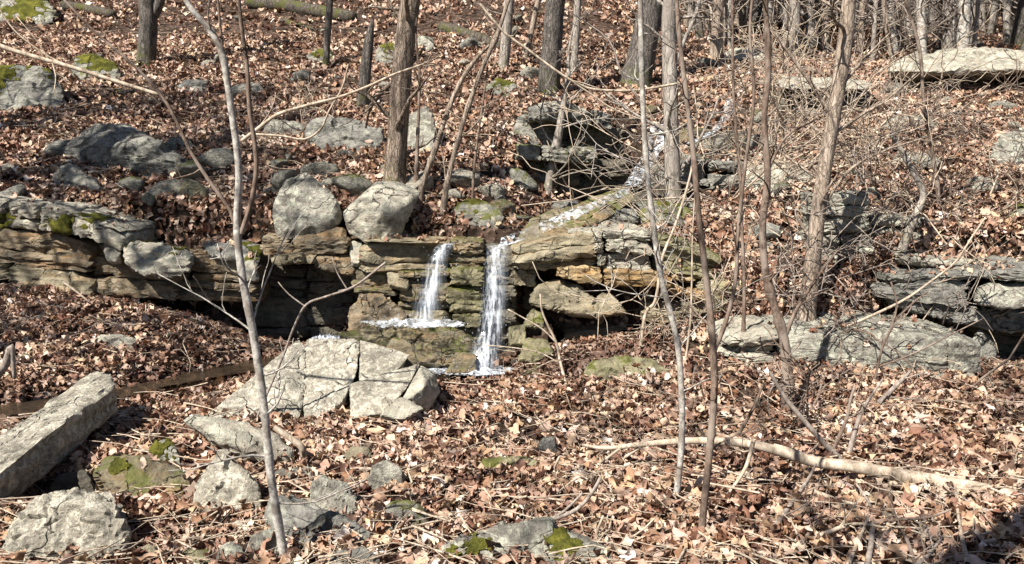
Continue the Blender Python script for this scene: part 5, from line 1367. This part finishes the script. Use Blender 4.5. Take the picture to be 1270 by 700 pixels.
def build_leaves(name, zones, n_st, seed):
    rng = np.random.default_rng(seed)
    Cs, Ls, tl, sp_ = [], [], [], []
    for (n, ya, yb, size, pile) in zones:
        x, y = ground_spots(n, ya, yb)
        q = np.c_[x, y, np.zeros_like(x)]
        # drifts and thin places
        dens = 0.70 + 1.3 * fbm(q * 0.9, 3)
        d = seg_dist(x, y, BROOK)
        for w in WATERY: d = np.minimum(d, seg_dist(x, y, np.array(w)) + 0.12)
        yc = np.interp(x, YC, YCV)
        keep = (rng.random(len(x)) < np.clip(dens, 0.12, 1)) & (d > np.where(x < -2.6, 0.13, np.where(x < -1.3, 0.03, 0.33)) + 0.11 * rng.normal(size=len(x))) & ~((y > yc - 0.45) & (y < yc - 0.0) & (x < 1.5))
        gully = np.exp(-(((x - (135 / FPX * 9.6)) / 0.7) ** 2 + ((y - 9.8) / 1.1) ** 2))
        keep &= rng.random(len(x)) > gully * 1.6
        x, y = x[keep], y[keep]
        pit = ((x - PIT[0]) / 0.36) ** 2 + ((y - PIT[1]) / 0.22) ** 2 > 1 - 0.5 * rng.random(len(x))
        x, y = x[pit], y[pit]
        e = 0.05
        z = H(x, y)
        gx = (H(x + e, y) - z) / e; gy = (H(x, y + e) - z) / e
        ok = (np.hypot(gx, gy) < 2.2) | ((y > np.interp(x, YC, YCV) + 0.02) & (np.hypot(gx, gy) < 9))
        x, y, z, gx, gy = x[ok], y[ok], z[ok], gx[ok], gy[ok]
        if ya == 7.2:      # leaves caught on the steep bank behind the ledge tops
            xs = np.r_[rng.uniform(-6.8, 6.5, 6500), rng.uniform(2.2, 4.2, 1200)]; ys = np.interp(xs, YC, YCV) + rng.uniform(0.005, 0.3, 7700)
            kk = np.abs(xs - (-0.3)) > 0.45
            xs, ys = xs[kk], ys[kk]
            zs = H(xs, ys); hx = (H(xs + .03, ys) - zs) / .03; hy = (H(xs, ys + .03) - zs) / .03
            kk = zs > np.where(xs > 1.2, 0.3, 0.85)
            x, y, z, gx, gy = (np.r_[p_, q_[kk]] for p_, q_ in ((x, xs), (y, ys - 0.03), (z, zs), (gx, hx), (gy, hy)))
        m = len(x)
        Cs.append(np.c_[x, y, z + pile * rng.random(m) ** 1.5 + 0.012]); Ls.append(size * rng.uniform(0.4, 1.45, m)); sp_.append(np.c_[gx, gy])
    C = np.concatenate(Cs); L = np.concatenate(Ls); G = np.concatenate(sp_)
    m = len(C)
    yaw = rng.uniform(0, 6.283, m)
    # lie along the slope, then stand about at odd tilts
    along = -(G[:, 0] * np.cos(yaw) + G[:, 1] * np.sin(yaw)); across = (-G[:, 0] * np.sin(yaw) + G[:, 1] * np.cos(yaw))
    tilt = np.arctan(along) + rng.normal(size=m) * 0.55; roll = np.arctan(across) + rng.normal(size=m) * 0.5
    curl = rng.normal(size=m) * 2.3; fold = np.abs(rng.normal(size=m)) * 0.75 * rng.choice([1, 1, -1], m)
    V, F, per = leaf_geo(C, L, yaw, tilt, roll, curl, fold, rng, n_st)
    tint = np.clip(0.50 + 0.22 * rng.normal(size=m) + 0.34 * fbm(np.c_[C[:, :2] * 1.4, np.zeros(m)], 3), 0.02, 1.0)
    wet = np.clip(1.15 - np.hypot((C[:, 0] - (720 - 635) / FPX * 6.9) / 0.9, (C[:, 1] - 6.85) / 0.45), 0, 0.85)
    wet = np.maximum(wet, 0.7 * np.clip(1.2 - seg_dist(C[:, 0], C[:, 1], BROOK) / 0.55, 0, 1))
    wet = np.maximum(wet, 0.75 * (rng.random(m) < 0.12))
    me = mk_mesh(name, V, F, M['leaf'], attr={'tint': np.repeat(tint, per), 'wet': np.repeat(wet, per), 'hue': np.repeat(rng.random(m), per)})
    return tag(obj(name, me), kind='stuff')

build_leaves('fallen_leaves', [(58000, 1.8, 4.6, 0.090, 0.05), (52000, 4.6, 7.9, 0.090, 0.05)], 9, 601)
build_leaves('hillside_leaves', [(72000, 7.2, 11.5, 0.095, 0.06), (66000, 11.5, 17, 0.115, 0.07), (34000, 17, 30, 0.16, 0.08), (9000, 30, 48, 0.25, 0.1)], 6, 602)

# leaves that came to rest on stone
def leaves_on_stone():
    rng = np.random.default_rng(603)
    pts, nr = [], []
    for V, F, dens in LEAFY:
        a, b, c = V[F[:, 0]], V[F[:, 1]], V[F[:, 2]]
        fn = np.cross(b - a, c - a); ar = np.linalg.norm(fn, axis=1) / 2
        nz = fn[:, 2] / (2 * ar + 1e-12)
        w = np.where(nz > 0.72, ar, 0) * dens
        k = rng.random(len(F)) < w
        if not k.any(): continue
        pts.append((a[k] + b[k] + c[k]) / 3 + np.array([0, 0, 0.014])); nr.append(fn[k] / (2 * ar[k][:, None]))
    C = np.concatenate(pts); Nn = np.concatenate(nr)
    m = len(C)
    yaw = rng.uniform(0, 6.283, m)
    G = -Nn[:, :2] / Nn[:, 2:3]
    along = -(G[:, 0] * np.cos(yaw) + G[:, 1] * np.sin(yaw)); across = (-G[:, 0] * np.sin(yaw) + G[:, 1] * np.cos(yaw))
    V, F, per = leaf_geo(C, 0.085 * rng.uniform(.6, 1.3, m), yaw, np.arctan(along) + rng.normal(size=m) * .25, np.arctan(across) + rng.normal(size=m) * .3, rng.normal(size=m) * 1.3, np.abs(rng.normal(size=m)) * .5, rng, 8)
    me = mk_mesh('fallen_leaves', V, F, M['leaf'], attr={'tint': np.repeat(np.clip(0.5 + .2 * rng.normal(size=m), 0, 1), per), 'wet': np.zeros(m * per), 'hue': np.repeat(rng.random(m), per)})
    tag(obj('leaves_on_rock', me), kind='stuff')
leaves_on_stone()

# twigs in the litter
def twig_litter():
    rng = np.random.default_rng(604)
    w = Wood()
    for k in range(2600):
        y = 2.6 + 15 * rng.random() ** 1.6
        x = (rng.random() * 2 - 1) * (y * 0.7 + 0.3)
        if seg_dist(x, y, BROOK) < 0.35: continue
        L = rng.uniform(0.12, 0.6) * (1 + y * 0.05)
        a = rng.uniform(0, 6.28)
        n = 4
        xs = x + np.cos(a) * np.linspace(0, L, n) + rng.normal(size=n) * L * 0.05; ys = y + np.sin(a) * np.linspace(0, L, n) + rng.normal(size=n) * L * 0.05
        z = H(xs, ys)
        if z.max() - z.min() > L * 0.8: continue
        w.add(np.c_[xs, ys, z + 0.05 + rng.uniform(0, 0.04) + rng.normal(size=n) * 0.012], np.linspace(rng.uniform(0.0015, 0.0065), 0.001, n), step=L / 6, sides=4)
    tag(obj('twig_litter', w.mesh('twig_litter', M['deadwood'], np.zeros(3))), kind='stuff')
twig_litter()
